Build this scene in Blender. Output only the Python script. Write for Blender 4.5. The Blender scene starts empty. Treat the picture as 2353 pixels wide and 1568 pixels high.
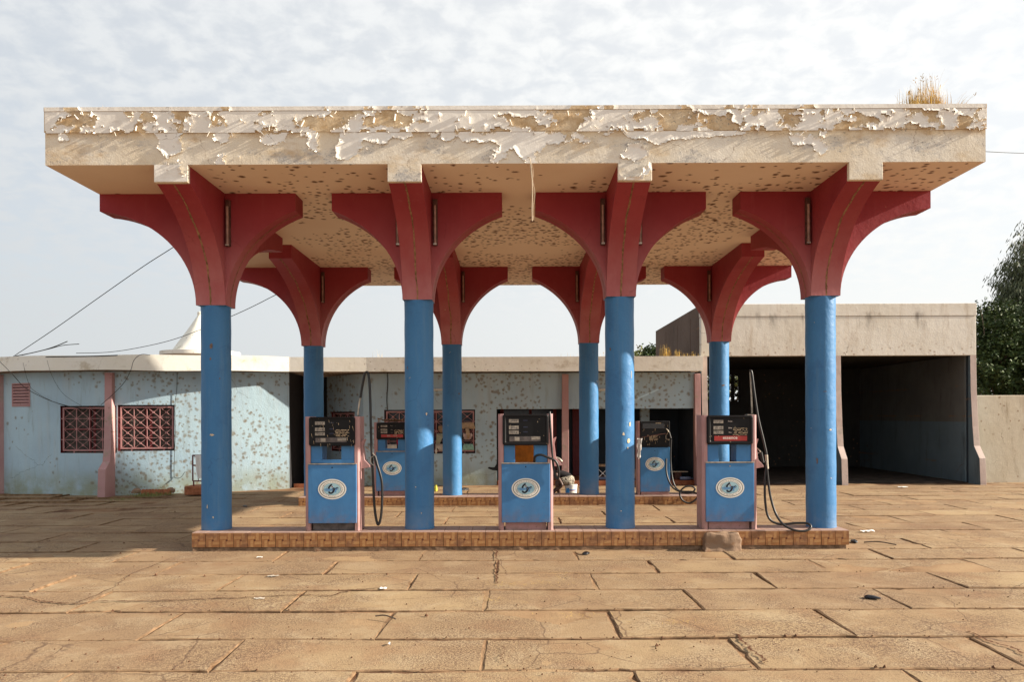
import bpy, bmesh, math, random
import numpy as np
from mathutils import Vector, Matrix
from math import pi, sin, cos, radians

random.seed(7)
scene = bpy.context.scene
COL = scene.collection

# ------------------------------------------------------------------ camera
CAM_H = 1.94
FPX, PCX, PCY, ROLL = 1861.0, 1176.5, 956.2, radians(-0.228)
cam_data = bpy.data.cameras.new("camera")
cam = bpy.data.objects.new("camera", cam_data)
COL.objects.link(cam)
cam_data.sensor_width = 36.0
cam_data.lens = 36.0 * FPX / 2353.0
cam_data.shift_y = (956.2 - 784.0) / 2353.0
cam_data.clip_end = 2000
cam.matrix_world = Matrix.Translation((0, 0, CAM_H)) @ Matrix.Rotation(radians(90), 4, 'X') @ Matrix.Rotation(ROLL, 4, 'Z')
scene.camera = cam

# ------------------------------------------------------------------ light
SUN_EL = 24.0
sun_vec = Vector((1.0, -0.062, 0)).normalized() * cos(radians(SUN_EL)) + Vector((0, 0, sin(radians(SUN_EL))))
sd = bpy.data.lights.new("sun", 'SUN')
sd.energy = 5.0
sd.angle = radians(0.55)
sd.color = (1.0, 0.90, 0.76)
so = bpy.data.objects.new("sun", sd)
COL.objects.link(so)
so.rotation_euler = sun_vec.to_track_quat('Z', 'Y').to_euler()
so.location = (20, -5, 20)

world = bpy.data.worlds.new("World")
scene.world = world
world.use_nodes = True
wn = world.node_tree.nodes
wl = world.node_tree.links
wn.clear()
w_out = wn.new('ShaderNodeOutputWorld')
w_bg = wn.new('ShaderNodeBackground')
w_bg.inputs['Strength'].default_value = 0.1
sky = wn.new('ShaderNodeTexSky')
sky.sky_type = 'NISHITA'
sky.sun_disc = False
sky.sun_elevation = radians(SUN_EL)
sky.sun_rotation = math.atan2(sun_vec.x, sun_vec.y)
sky.air_density = 1.0
sky.dust_density = 2.5
sky.ozone_density = 1.0
tc = wn.new('ShaderNodeTexCoord')
sep = wn.new('ShaderNodeSeparateXYZ')
wl.new(tc.outputs['Generated'], sep.inputs[0])


def wmath(op, a, b=None, clamp=False):
    n = wn.new('ShaderNodeMath')
    n.operation = op
    n.use_clamp = clamp
    for i, q in enumerate((a, b)):
        if q is None:
            continue
        if isinstance(q, (int, float)):
            n.inputs[i].default_value = q
        else:
            wl.new(q, n.inputs[i])
    return n.outputs[0]


zc_ = wmath('MAXIMUM', sep.outputs['Z'], 0.0)
zden = wmath('ADD', zc_, 0.22)
px = wmath('DIVIDE', sep.outputs['X'], zden)
py = wmath('DIVIDE', sep.outputs['Y'], zden)
cmb = wn.new('ShaderNodeCombineXYZ')
wl.new(px, cmb.inputs[0])
wl.new(py, cmb.inputs[1])


def wnoise(scale, detail, rough, dist=0.0, off=0.0):
    n = wn.new('ShaderNodeTexNoise')
    n.inputs['Scale'].default_value = scale
    n.inputs['Detail'].default_value = detail
    n.inputs['Roughness'].default_value = rough
    n.inputs['Distortion'].default_value = dist
    mp = wn.new('ShaderNodeMapping')
    mp.inputs['Location'].default_value = (off, off * 1.7, 0)
    wl.new(cmb.outputs[0], mp.inputs[0])
    wl.new(mp.outputs[0], n.inputs['Vector'])
    return n.outputs['Fac']


def wramp(fac, lo, hi):
    n = wn.new('ShaderNodeMapRange')
    n.interpolation_type = 'SMOOTHSTEP'
    wl.new(fac, n.inputs['Value'])
    n.inputs['From Min'].default_value = lo
    n.inputs['From Max'].default_value = hi
    return n.outputs['Result']


n_fine = wnoise(15.0, 6, 0.55, 0.25)
n_big = wnoise(0.9, 3, 0.5, 0.0, 4.0)
puffs = wramp(n_fine, 0.34, 0.66)
banks = wramp(n_big, 0.32, 0.62)
# how near the sun (forward scattering through thin cloud)
dotn = wn.new('ShaderNodeVectorMath')
dotn.operation = 'DOT_PRODUCT'
wl.new(tc.outputs['Generated'], dotn.inputs[0])
dotn.inputs[1].default_value = sun_vec
glow = wramp(dotn.outputs['Value'], -0.85, 0.60)
glow2 = wmath('MULTIPLY', glow, 1.0)
# thin veil everywhere, thicker low on the horizon; broken puffs higher up
low = wmath('SUBTRACT', 1.0, wramp(sep.outputs['Z'], 0.10, 0.42))
pb = wmath('MULTIPLY', puffs, wmath('ADD', wmath('MULTIPLY', banks, 0.35), 0.65))
veil = wmath('ADD', wmath('MULTIPLY', pb, 0.15), 0.83)
veil = wmath('MAXIMUM', veil, wmath('MULTIPLY', low, 0.93), clamp=True)
zen = wmath('SUBTRACT', 1.0, wmath('MULTIPLY', wramp(sep.outputs['Z'], 0.45, 0.95), 0.45))
veil = wmath('MULTIPLY', veil, zen)
vb = wmath('ADD', wmath('MULTIPLY', glow2, 1.4), 2.95)
vb = wmath('ADD', vb, wmath('MULTIPLY', puffs, wmath('MULTIPLY', wmath('SUBTRACT', 1.0, low), 0.34)))
vcol = wn.new('ShaderNodeMix')
vcol.data_type = 'RGBA'
wl.new(glow, vcol.inputs[0])
vcol.inputs[6].default_value = (0.92, 0.965, 1.005, 1)
vcol.inputs[7].default_value = (1.0, 1.0, 0.98, 1)
vsc = wn.new('ShaderNodeVectorMath')
vsc.operation = 'SCALE'
wl.new(vcol.outputs[2], vsc.inputs[0])
wl.new(vb, vsc.inputs['Scale'])
wmix = wn.new('ShaderNodeMix')
wmix.data_type = 'RGBA'
wl.new(veil, wmix.inputs[0])
wl.new(sky.outputs[0], wmix.inputs[6])
wl.new(vsc.outputs[0], wmix.inputs[7])
wl.new(wmix.outputs[2], w_bg.inputs['Color'])
wl.new(w_bg.outputs[0], w_out.inputs['Surface'])

scene.view_settings.view_transform = 'Standard'
scene.view_settings.look = 'None'
scene.view_settings.exposure = 1.2
scene.view_settings.gamma = 1.0
scene.view_settings.use_curve_mapping = False
scene.render.engine = 'CYCLES'


# ------------------------------------------------------------------ helpers
def at(x, y, depth):
    """world point at a distance in front of the tripod, read off the survey picture"""
    u, v = x - PCX, y - PCY
    c, s = cos(ROLL), sin(ROLL)
    u0, v0 = c * u + s * v, -s * u + c * v
    return Vector((u0 * depth / FPX, depth, CAM_H - v0 * depth / FPX))


class MB:
    def __init__(self):
        self.v, self.f, self.m = [], [], []

    def add(self, verts, faces, m=0):
        b = len(self.v)
        self.v += [tuple(p) for p in verts]
        for q in faces:
            self.f.append(tuple(b + i for i in q))
            self.m.append(m)

    def box(self, x0, x1, y0, y1, z0, z1, m=0, M=None):
        vs = [(x, y, z) for z in (z0, z1) for y in (y0, y1) for x in (x0, x1)]
        if M is not None:
            vs = [M @ Vector(p) for p in vs]
        self.add(vs, [(0, 2, 3, 1), (4, 5, 7, 6), (0, 1, 5, 4), (2, 6, 7, 3), (0, 4, 6, 2), (1, 3, 7, 5)], m)

    def quad(self, a, b, c, d, m=0):
        self.add([a, b, c, d], [(0, 1, 2, 3)], m)

    def prism(self, poly, fn, t0, t1, m=0, caps=True):
        """poly: list of 2D points; fn(a, b, t) -> xyz"""
        n = len(poly)
        vs = [fn(a, b, t0) for a, b in poly] + [fn(a, b, t1) for a, b in poly]
        fs = [(i, (i + 1) % n, n + (i + 1) % n, n + i) for i in range(n)]
        if caps:
            fs += [tuple(range(n - 1, -1, -1)), tuple(range(n, 2 * n))]
        self.add(vs, fs, m)

    def tube(self, pts, r, n=8, m=0, caps=True):
        pts = [Vector(p) for p in pts]
        rs = r if isinstance(r, (list, tuple)) else [r] * len(pts)
        vs, fs = [], []
        up = Vector((0, 0, 1))
        prev = None
        for i, p in enumerate(pts):
            d = (pts[min(i + 1, len(pts) - 1)] - pts[max(i - 1, 0)])
            d = d.normalized() if d.length > 1e-9 else Vector((0, 0, 1))
            if prev is None:
                a = d.cross(up) if abs(d.dot(up)) < 0.95 else d.cross(Vector((1, 0, 0)))
            else:
                a = prev - d * prev.dot(d)
            a.normalize()
            prev = a
            b = d.cross(a)
            for k in range(n):
                t = 2 * pi * k / n
                vs.append(p + (a * cos(t) + b * sin(t)) * rs[i])
        for i in range(len(pts) - 1):
            for k in range(n):
                fs.append((i * n + k, i * n + (k + 1) % n, (i + 1) * n + (k + 1) % n, (i + 1) * n + k))
        if caps:
            fs.append(tuple(range(n - 1, -1, -1)))
            fs.append(tuple(range((len(pts) - 1) * n, len(pts) * n)))
        self.add(vs, fs, m)

    def lathe(self, prof, cx=0, cy=0, n=32, m=0, a0=0.0):
        vs, fs = [], []
        for r, z in prof:
            for k in range(n):
                t = a0 + 2 * pi * k / n
                vs.append((cx + r * cos(t), cy + r * sin(t), z))
        for i in range(len(prof) - 1):
            for k in range(n):
                fs.append((i * n + k, i * n + (k + 1) % n, (i + 1) * n + (k + 1) % n, (i + 1) * n + k))
        fs.append(tuple(range(n - 1, -1, -1)))
        fs.append(tuple(range((len(prof) - 1) * n, len(prof) * n)))
        self.add(vs, fs, m)

    def build(self, name, mats, parent=None, smooth=False, bevel=0.0, world=True, sharp=None, recalc=True):
        me = bpy.data.meshes.new(name)
        off = Vector((0, 0, 0))
        if parent is not None and world:
            off = parent.location.copy()
            if parent.parent is not None:
                off += parent.parent.location
        vs = [(p[0] - off.x, p[1] - off.y, p[2] - off.z) for p in self.v]
        me.from_pydata(vs, [], self.f)
        if not isinstance(mats, (list, tuple)):
            mats = [mats]
        for q in mats:
            me.materials.append(q)
        if any(self.m):
            me.polygons.foreach_set('material_index', self.m)
        if recalc:
            bm = bmesh.new()
            bm.from_mesh(me)
            bmesh.ops.recalc_face_normals(bm, faces=bm.faces)
            bm.to_mesh(me)
            bm.free()
        if smooth:
            me.polygons.foreach_set('use_smooth', [True] * len(me.polygons))
            if sharp:
                me.set_sharp_from_angle(angle=radians(sharp))
        me.update()
        o = bpy.data.objects.new(name, me)
        COL.objects.link(o)
        if parent is not None:
            o.parent = parent
        if bevel:
            b = o.modifiers.new('bevel', 'BEVEL')
            b.width = bevel
            b.segments = 2
            b.limit_method = 'ANGLE'
        return o


def tag(o, label=None, cat=None, group=None, kind=None):
    if label:
        o['label'] = label
    if cat:
        o['category'] = cat
    if group:
        o['group'] = group
    if kind:
        o['kind'] = kind
    return o


def thing(name, label, cat, loc=(0, 0, 0), group=None):
    o = bpy.data.objects.new(name, None)
    COL.objects.link(o)
    o.location = loc
    o.empty_display_size = 0.2
    return tag(o, label, cat, group)


def smooth_path(pts, k=6):
    pts = [Vector(p) for p in pts]
    out = []
    for i in range(len(pts) - 1):
        p0, p1, p2, p3 = pts[max(i - 1, 0)], pts[i], pts[i + 1], pts[min(i + 2, len(pts) - 1)]
        for j in range(k):
            t = j / k
            out.append(0.5 * ((2 * p1) + (p2 - p0) * t + (2 * p0 - 5 * p1 + 4 * p2 - p3) * t * t + (3 * p1 - p0 - 3 * p2 + p3) * t ** 3))
    out.append(pts[-1])
    return out


_rng = np.random.RandomState(11)
_LAT = _rng.rand(256, 256)


def vnoise(x, y, off=0):
    """smooth value noise on arrays"""
    x = np.asarray(x, float) + 37.3 * off
    y = np.asarray(y, float) + 11.9 * off
    xi, yi = np.floor(x).astype(int), np.floor(y).astype(int)
    fx, fy = x - xi, y - yi
    fx, fy = fx * fx * (3 - 2 * fx), fy * fy * (3 - 2 * fy)
    a = _LAT[xi % 256, yi % 256]
    b = _LAT[(xi + 1) % 256, yi % 256]
    c = _LAT[xi % 256, (yi + 1) % 256]
    d = _LAT[(xi + 1) % 256, (yi + 1) % 256]
    return (a * (1 - fx) + b * fx) * (1 - fy) + (c * (1 - fx) + d * fx) * fy


def fbm(x, y, oct=4, off=0):
    s, a, t = 0.0, 0.5, 0.0
    for i in range(oct):
        s = s + a * vnoise(np.asarray(x) * 2 ** i, np.asarray(y) * 2 ** i, off + i * 3)
        t += a
        a *= 0.5
    return s / t


# ------------------------------------------------------------------ materials
class NT:
    def __init__(self, name, rough=0.8, spec=0.3, metal=0.0):
        self.mat = bpy.data.materials.new(name)
        self.mat.use_nodes = True
        self.n = self.mat.node_tree.nodes
        self.l = self.mat.node_tree.links
        self.b = self.n['Principled BSDF']
        self.b.inputs['Roughness'].default_value = rough
        self.b.inputs['Specular IOR Level'].default_value = spec
        self.b.inputs['Metallic'].default_value = metal
        t = self.n.new('ShaderNodeTexCoord')
        self.obj = t.outputs['Object']
        self.gen = t.outputs['Generated']

    def put(self, sock, v):
        if isinstance(v, (int, float)):
            sock.default_value = v
        elif isinstance(v, tuple):
            sock.default_value = v if len(v) == 4 else (*v, 1)
        else:
            self.l.new(v, sock)

    def noise(self, scale, detail=4, rough=0.55, dist=0.0, stretch=None, vec=None, col=False, off=None):
        n = self.n.new('ShaderNodeTexNoise')
        n.inputs['Scale'].default_value = scale
        n.inputs['Detail'].default_value = detail
        n.inputs['Roughness'].default_value = rough
        n.inputs['Distortion'].default_value = dist
        self.l.new(self.mapped(stretch, vec, off), n.inputs['Vector'])
        return n.outputs['Color' if col else 'Fac']

    def mapped(self, stretch=None, vec=None, off=None):
        v = vec if vec is not None else self.obj
        if stretch or off:
            m = self.n.new('ShaderNodeMapping')
            m.inputs['Scale'].default_value = stretch or (1, 1, 1)
            m.inputs['Location'].default_value = off or (0, 0, 0)
            self.l.new(v, m.inputs[0])
            v = m.outputs[0]
        return v

    def flat(self, vec, plane):
        q = self.xyz(vec)
        n = self.n.new('ShaderNodeCombineXYZ')
        self.l.new(q[0], n.inputs[0])
        self.l.new(q[2 if plane == 'xz' else 1], n.inputs[1])
        return n.outputs[0]

    def voro(self, scale, feature='F1', rand=1.0, stretch=None, vec=None, out='Distance', plane=None):
        if plane:
            vec = self.flat(vec if vec is not None else self.obj, plane)
        n = self.n.new('ShaderNodeTexVoronoi')
        n.feature = feature
        if plane:
            n.voronoi_dimensions = '2D'
        n.inputs['Scale'].default_value = scale
        n.inputs['Randomness'].default_value = rand
        self.l.new(self.mapped(stretch, vec), n.inputs['Vector'])
        return n.outputs[out]

    def rng(self, fac, lo, hi, a=0.0, b=1.0):
        n = self.n.new('ShaderNodeMapRange')
        n.interpolation_type = 'SMOOTHSTEP'
        self.l.new(fac, n.inputs['Value'])
        n.inputs['From Min'].default_value = lo
        n.inputs['From Max'].default_value = hi
        n.inputs['To Min'].default_value = a
        n.inputs['To Max'].default_value = b
        return n.outputs['Result']

    def math(self, op, a, b=0.0, clamp=False):
        n = self.n.new('ShaderNodeMath')
        n.operation = op
        n.use_clamp = clamp
        self.put(n.inputs[0], a)
        self.put(n.inputs[1], b)
        return n.outputs[0]

    def mix(self, fac, a, b, blend='MIX'):
        n = self.n.new('ShaderNodeMix')
        n.data_type = 'RGBA'
        n.blend_type = blend
        self.put(n.inputs[0], fac)
        self.put(n.inputs[6], a)
        self.put(n.inputs[7], b)
        return n.outputs[2]

    def rand(self):
        n = self.n.new('ShaderNodeObjectInfo')
        return n.outputs['Random']

    def xyz(self, vec=None):
        n = self.n.new('ShaderNodeSeparateXYZ')
        self.l.new(vec if vec is not None else self.obj, n.inputs[0])
        return n.outputs

    def done(self, color, bumps=(), rough=None):
        self.put(self.b.inputs['Base Color'], color)
        if rough is not None:
            self.put(self.b.inputs['Roughness'], rough)
        prev = None
        for h, st, d in bumps:
            n = self.n.new('ShaderNodeBump')
            n.inputs['Strength'].default_value = st
            n.inputs['Distance'].default_value = d
            self.l.new(h, n.inputs['Height'])
            if prev is not None:
                self.l.new(prev, n.inputs['Normal'])
            prev = n.outputs[0]
        if prev is not None:
            self.l.new(prev, self.b.inputs['Normal'])
        return self.mat


def plain(name, col, rough=0.6, spec=0.3, metal=0.0, var=0.12, scale=8.0, bump=0.15):
    t = NT(name, rough, spec, metal)
    n = t.noise(scale, 5, 0.6)
    c = t.mix(t.rng(n, 0.3, 0.7), tuple(x * (1 - var) for x in col), tuple(min(1, x * (1 + var)) for x in col))
    f = t.noise(scale * 14, 3, 0.6)
    return t.done(c, [(f, bump, 0.004)])


def m_paving():
    t = NT('paving_concrete', 0.92, 0.15)
    r = t.rand()
    big = t.noise(0.35, 5, 0.6)
    mid = t.noise(1.9, 7, 0.68, 0.6)
    fine = t.noise(17, 5, 0.7)
    grit = t.noise(48, 4, 0.75)
    c = t.mix(t.rng(big, 0.35, 0.65), (0.365, 0.262, 0.145), (0.285, 0.190, 0.105))
    c = t.mix(t.rng(mid, 0.46, 0.66, 0, 0.75), c, (0.40, 0.305, 0.185))
    c = t.mix(t.rng(t.noise(1.3, 4, 0.6, off=(7, 3, 0)), 0.50, 0.68, 0, 0.5), c, (0.26, 0.140, 0.072))
    c = t.mix(t.math('MULTIPLY', r, 0.4), c, (0.235, 0.150, 0.090))
    worn = t.rng(t.noise(0.9, 5, 0.65, off=(3, 9, 0)), 0.38, 0.60, 0.15, 1.0)
    c = t.mix(t.math('MULTIPLY', t.rng(grit, 0.47, 0.56, 0, 0.8), worn), c, (0.125, 0.072, 0.048))
    c = t.mix(t.rng(fine, 0.56, 0.70, 0, 0.6), c, (0.15, 0.085, 0.05))
    stone = t.voro(75)
    h1 = t.math('MULTIPLY', t.rng(stone, 0.1, 0.6), worn)
    cr = t.voro(1.1, 'DISTANCE_TO_EDGE', vec=t.mix(0.12, t.obj, t.noise(3, 3, 0.6, col=True)))
    crm = t.math('MULTIPLY', t.math('SUBTRACT', 1.0, t.rng(cr, 0.0, 0.010)), t.rng(t.noise(0.45, 2, 0.5, off=(1, 5, 0)), 0.47, 0.53))
    c = t.mix(t.math('MULTIPLY', crm, 0.7), c, (0.09, 0.05, 0.035))
    return t.done(c, [(mid, 0.4, 0.03), (h1, 0.45, 0.006), (grit, 0.8, 0.007)])


def m_dirt():
    t = NT('red_dirt', 0.95, 0.1)
    a = t.noise(1.2, 6, 0.6)
    b = t.noise(30, 5, 0.7)
    c = t.mix(t.rng(a, 0.40, 0.60), (0.105, 0.052, 0.028), (0.25, 0.145, 0.078))
    c = t.mix(t.rng(t.xyz()[2], -0.012, 0.0), c, (0.335, 0.225, 0.125))
    c = t.mix(t.rng(b, 0.5, 0.75, 0, 0.4), c, (0.16, 0.09, 0.055))
    return t.done(c, [(a, 0.4, 0.05), (b, 0.8, 0.01)])


def m_crack():
    t = NT('crack_grit', 0.98, 0.05)
    b = t.noise(40, 5, 0.7)
    return t.done(t.mix(b, (0.05, 0.025, 0.016), (0.17, 0.085, 0.05)), [(b, 0.8, 0.01)])


def m_blue():
    t = NT('blue_paint', 0.48, 0.35)
    big = t.noise(1.4, 5, 0.6, stretch=(1, 1, 0.4))
    c = t.mix(t.rng(big, 0.3, 0.7), (0.036, 0.155, 0.345), (0.052, 0.195, 0.40))
    st = t.noise(7, 5, 0.65, stretch=(1.6, 1.6, 0.12))
    c = t.mix(t.rng(st, 0.48, 0.72, 0, 0.5), c, (0.085, 0.20, 0.34))
    c = t.mix(t.rng(t.noise(2.0, 6, 0.7, off=(7, 7, 1)), 0.52, 0.7, 0, 0.45), c, (0.03, 0.105, 0.25))
    z = t.xyz()[2]
    dust = t.math('MULTIPLY', t.rng(z, 0.75, 0.1, 0, 0.35), t.rng(t.noise(3, 4, 0.6), 0.35, 0.7))
    c = t.mix(dust, c, (0.30, 0.27, 0.22))
    chip = t.noise(5.5, 6, 0.7, stretch=(1, 1, 0.7), off=(4, 2, 1))
    cm = t.rng(chip, 0.705, 0.715)
    c = t.mix(cm, c, (0.50, 0.42, 0.28))
    dark = t.rng(t.noise(8, 5, 0.7, off=(9, 1, 6)), 0.68, 0.72, 0, 0.8)
    c = t.mix(dark, c, (0.12, 0.09, 0.08))
    lump = t.noise(9, 5, 0.6)
    fine = t.noise(60, 3, 0.6)
    wl_ = t.voro(1.2, 'DISTANCE_TO_EDGE', vec=t.mix(0.2, t.obj, t.noise(4, 3, 0.6, col=True)))
    crk = t.math('SUBTRACT', 1.0, t.rng(wl_, 0.0, 0.006))
    c = t.mix(t.math('MULTIPLY', crk, t.rng(t.noise(0.8, 2, 0.5, off=(2, 2, 2)), 0.56, 0.62, 0, 0.35)), c, (0.02, 0.06, 0.16))
    return t.done(c, [(lump, 0.45, 0.02), (fine, 0.35, 0.005), (cm, -0.5, 0.004)])


def m_red():
    t = NT('red_paint', 0.6, 0.2)
    big = t.noise(1.1, 5, 0.6)
    c = t.mix(t.rng(big, 0.3, 0.7), (0.26, 0.024, 0.034), (0.315, 0.038, 0.048))
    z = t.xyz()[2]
    bounce_tint = t.math('MULTIPLY', t.rng(z, 5.0, 3.5, 0.05, 0.9), t.rng(t.noise(2.2, 5, 0.6, stretch=(1, 1, 0.5)), 0.25, 0.65, 0.5, 1.0))  # pinker towards the foot: light bounced off the ground, painted into the colour
    c = t.mix(bounce_tint, c, (0.45, 0.19, 0.19))
    st = t.noise(5, 4, 0.6, stretch=(2, 2, 0.2))
    c = t.mix(t.rng(st, 0.55, 0.8, 0, 0.35), c, (0.38, 0.09, 0.095))
    chip = t.noise(4.2, 6, 0.7, off=(3, 8, 2))
    cm = t.rng(chip, 0.715, 0.725)
    c = t.mix(cm, c, (0.50, 0.36, 0.24))
    lump = t.noise(6, 5, 0.6)
    w = t.voro(2.1, 'DISTANCE_TO_EDGE', stretch=(0.6, 0.6, 1.6), vec=t.mix(0.18, t.obj, t.noise(5, 3, 0.6, col=True)))
    crk = t.math('MULTIPLY', t.math('SUBTRACT', 1.0, t.rng(w, 0.0, 0.012)), t.rng(t.noise(1.7, 2, 0.5), 0.5, 0.56))
    c = t.mix(t.math('MULTIPLY', crk, 0.3), c, (0.12, 0.02, 0.02))
    return t.done(c, [(lump, 0.3, 0.02), (crk, -0.6, 0.01), (t.noise(50, 3, 0.6), 0.2, 0.004)])


def m_soffit():
    t = NT('soffit_plaster', 0.85, 0.2)
    big = t.noise(0.7, 4, 0.5)
    c = t.mix(t.rng(big, 0.3, 0.7), (0.76, 0.60, 0.47), (0.80, 0.66, 0.53))
    dens = t.math('MULTIPLY', t.rng(t.noise(0.62, 3, 0.55, off=(2.3, 5.1, 0)), 0.34, 0.54), t.math('MULTIPLY', t.rng(t.xyz()[1], -4.6, -2.2, 0.45, 1.0), t.rng(t.xyz()[0], -5.6, -2.2, 0.3, 1.0)))
    wob = t.mix(0.09, t.obj, t.noise(9, 4, 0.65, col=True))
    for sc, rad in ((2.7, 0.17), (4.6, 0.22), (7.5, 0.24)):
        d = t.voro(sc, vec=wob, plane='xy')
        rr = t.voro(sc, vec=wob, out='Color', plane='xy')
        sp = t.xyz(rr)[0]
        keep = t.rng(t.math('SUBTRACT', t.math('MULTIPLY', dens, 1.15), sp), 0.15, 0.2)
        core = t.math('MULTIPLY', t.math('SUBTRACT', 1.0, t.rng(d, rad * 0.25, rad)), keep)
        c = t.mix(t.math('MULTIPLY', core, 0.95), c, (0.12, 0.050, 0.026))
    return t.done(c, [(t.noise(3, 4, 0.6), 0.15, 0.03), (t.noise(45, 3, 0.6), 0.2, 0.004)])


def m_plaster(name, a, b, grey, greyamt=0.6, bump=0.3):
    t = NT(name, 0.9, 0.15)
    big = t.noise(1.1, 6, 0.6)
    c = t.mix(t.rng(big, 0.3, 0.7), a, b)
    g = t.noise(1.6, 7, 0.72, off=(5, 2, 8), stretch=(1, 1, 1.6))
    c = t.mix(t.rng(g, 0.53, 0.70, 0, greyamt), c, grey)
    sp = t.voro(4.5, vec=t.mix(0.06, t.obj, t.noise(10, 3, 0.6, col=True)), plane='xz')
    keep = t.rng(t.noise(0.8, 2, 0.5, off=(0, 3, 3)), 0.5, 0.6)
    c = t.mix(t.math('MULTIPLY', t.math('SUBTRACT', 1.0, t.rng(sp, 0.03, 0.10)), t.math('MULTIPLY', keep, 0.5)), c, (0.17, 0.09, 0.05))
    w = t.voro(0.75, 'DISTANCE_TO_EDGE', vec=t.mix(0.2, t.obj, t.noise(3, 4, 0.7, col=True)))
    crk = t.math('MULTIPLY', t.math('SUBTRACT', 1.0, t.rng(w, 0.0, 0.003)), t.rng(t.noise(0.6, 2, 0.5, off=(4, 0, 1)), 0.52, 0.56))
    c = t.mix(t.math('MULTIPLY', crk, 0.45), c, (0.12, 0.08, 0.05))
    return t.done(c, [(t.noise(7, 5, 0.65), bump, 0.02), (t.noise(60, 4, 0.7), bump, 0.006)])


def m_bluewall():
    t = NT('pale_blue_wall_render', 0.9, 0.15)
    big = t.noise(0.8, 5, 0.6)
    c = t.mix(t.rng(big, 0.3, 0.7), (0.37, 0.50, 0.585), (0.43, 0.575, 0.645))
    st = t.noise(3.5, 5, 0.65, stretch=(1.6, 1.6, 0.14))
    c = t.mix(t.rng(st, 0.45, 0.75, 0, 0.55), c, (0.44, 0.50, 0.52))
    st2 = t.noise(5.0, 5, 0.65, stretch=(1.6, 1.6, 0.2), off=(3, 1, 5))
    c = t.mix(t.rng(st2, 0.52, 0.75, 0, 0.5), c, (0.27, 0.31, 0.30))
    z = t.xyz()[2]
    low = t.math('MULTIPLY', t.rng(z, 0.75, 0.05, 0, 0.85), t.rng(t.noise(2.4, 5, 0.6), 0.2, 0.65))
    c = t.mix(low, c, (0.27, 0.29, 0.19))
    dens = t.math('MULTIPLY', t.rng(t.noise(0.6, 3, 0.55, off=(1.7, 0, 2)), 0.32, 0.60), t.rng(t.xyz()[0], -7.5, -4.8, 0.3, 1.0))
    wob = t.mix(0.10, t.obj, t.noise(9, 4, 0.65, col=True))
    for sc, rad in ((3.0, 0.20), (5.0, 0.28), (8.0, 0.28)):
        d = t.voro(sc, vec=wob, plane='xz')
        q = t.xyz(t.voro(sc, vec=wob, out='Color', plane='xz'))[0]
        keep = t.rng(t.math('SUBTRACT', dens, q), 0.12, 0.2)
        ring = t.math('MULTIPLY', t.math('SUBTRACT', 1.0, t.rng(d, rad * 0.2, rad)), keep)
        c = t.mix(t.math('MULTIPLY', ring, 0.66), c, (0.20, 0.15, 0.085))
    w = t.voro(0.55, 'DISTANCE_TO_EDGE', vec=t.mix(0.2, t.obj, t.noise(3, 4, 0.7, col=True)))
    crk = t.math('MULTIPLY', t.math('SUBTRACT', 1.0, t.rng(w, 0.0, 0.003)), t.rng(t.noise(0.6, 2, 0.5), 0.55, 0.59))
    c = t.mix(t.math('MULTIPLY', crk, 0.7), c, (0.10, 0.09, 0.07))
    return t.done(c, [(t.noise(8, 5, 0.65), 0.35, 0.02), (t.noise(34, 4, 0.7), 0.6, 0.012)])


def m_tile():
    """glazed floor tile printed with a parquet pattern"""
    t = NT('parquet_print_tile', 0.32, 0.4)
    n = t.n
    o = t.xyz()
    u = t.math('MULTIPLY', o[0], 5.0)
    v = t.math('MULTIPLY', o[2], 5.0)
    top = t.math('GREATER_THAN', v, 0.5)
    right = t.math('GREATER_THAN', u, 0.5)
    # upper-left & lower-right: strips lie flat; upper-right & lower-left: upright
    same = t.math('ABSOLUTE', t.math('SUBTRACT', top, right))
    strip_h = t.math('FRACT', t.math('MULTIPLY', v, 5.0))
    strip_v = t.math('FRACT', t.math('MULTIPLY', u, 5.0))
    ih = t.math('MODULO', t.math('FLOOR', t.math('MULTIPLY', v, 5.0)), 2.0)
    iv = t.math('MODULO', t.math('FLOOR', t.math('MULTIPLY', u, 5.0)), 2.0)
    sel = t.math('ADD', t.math('MULTIPLY', same, ih), t.math('MULTIPLY', t.math('SUBTRACT', 1.0, same), iv))
    grain = t.noise(30, 4, 0.6, stretch=(1, 1, 4))
    c = t.mix(sel, (0.33, 0.150, 0.055), (0.46, 0.245, 0.098))
    c = t.mix(t.rng(grain, 0.4, 0.75, 0, 0.45), c, (0.18, 0.065, 0.025))
    dia = t.math('ADD', t.math('ABSOLUTE', t.math('SUBTRACT', u, 0.5)), t.math('ABSOLUTE', t.math('SUBTRACT', v, 0.5)))
    c = t.mix(t.math('LESS_THAN', dia, 0.095), c, (0.09, 0.022, 0.012))
    r = t.rand()
    # grime differs from tile to tile
    geo = n.new('ShaderNodeNewGeometry')
    gr = t.noise(3.0, 5, 0.65, vec=geo.outputs['Position'])
    c = t.mix(t.rng(gr, 0.50, 0.62, 0, 0.78), c, (0.19, 0.085, 0.042))
    c = t.mix(t.rng(r, 0.0, 1.0, 0, 0.25), c, (0.16, 0.065, 0.03))
    sc = t.noise(60, 2, 0.5, stretch=(3, 3, 0.25), vec=geo.outputs['Position'])
    c = t.mix(t.rng(sc, 0.76, 0.79, 0, 0.5), c, (0.5, 0.4, 0.33))
    return t.done(c, [(t.noise(20, 3, 0.6), 0.08, 0.004)], rough=t.rng(gr, 0.4, 0.65, 0.3, 0.75))


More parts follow.
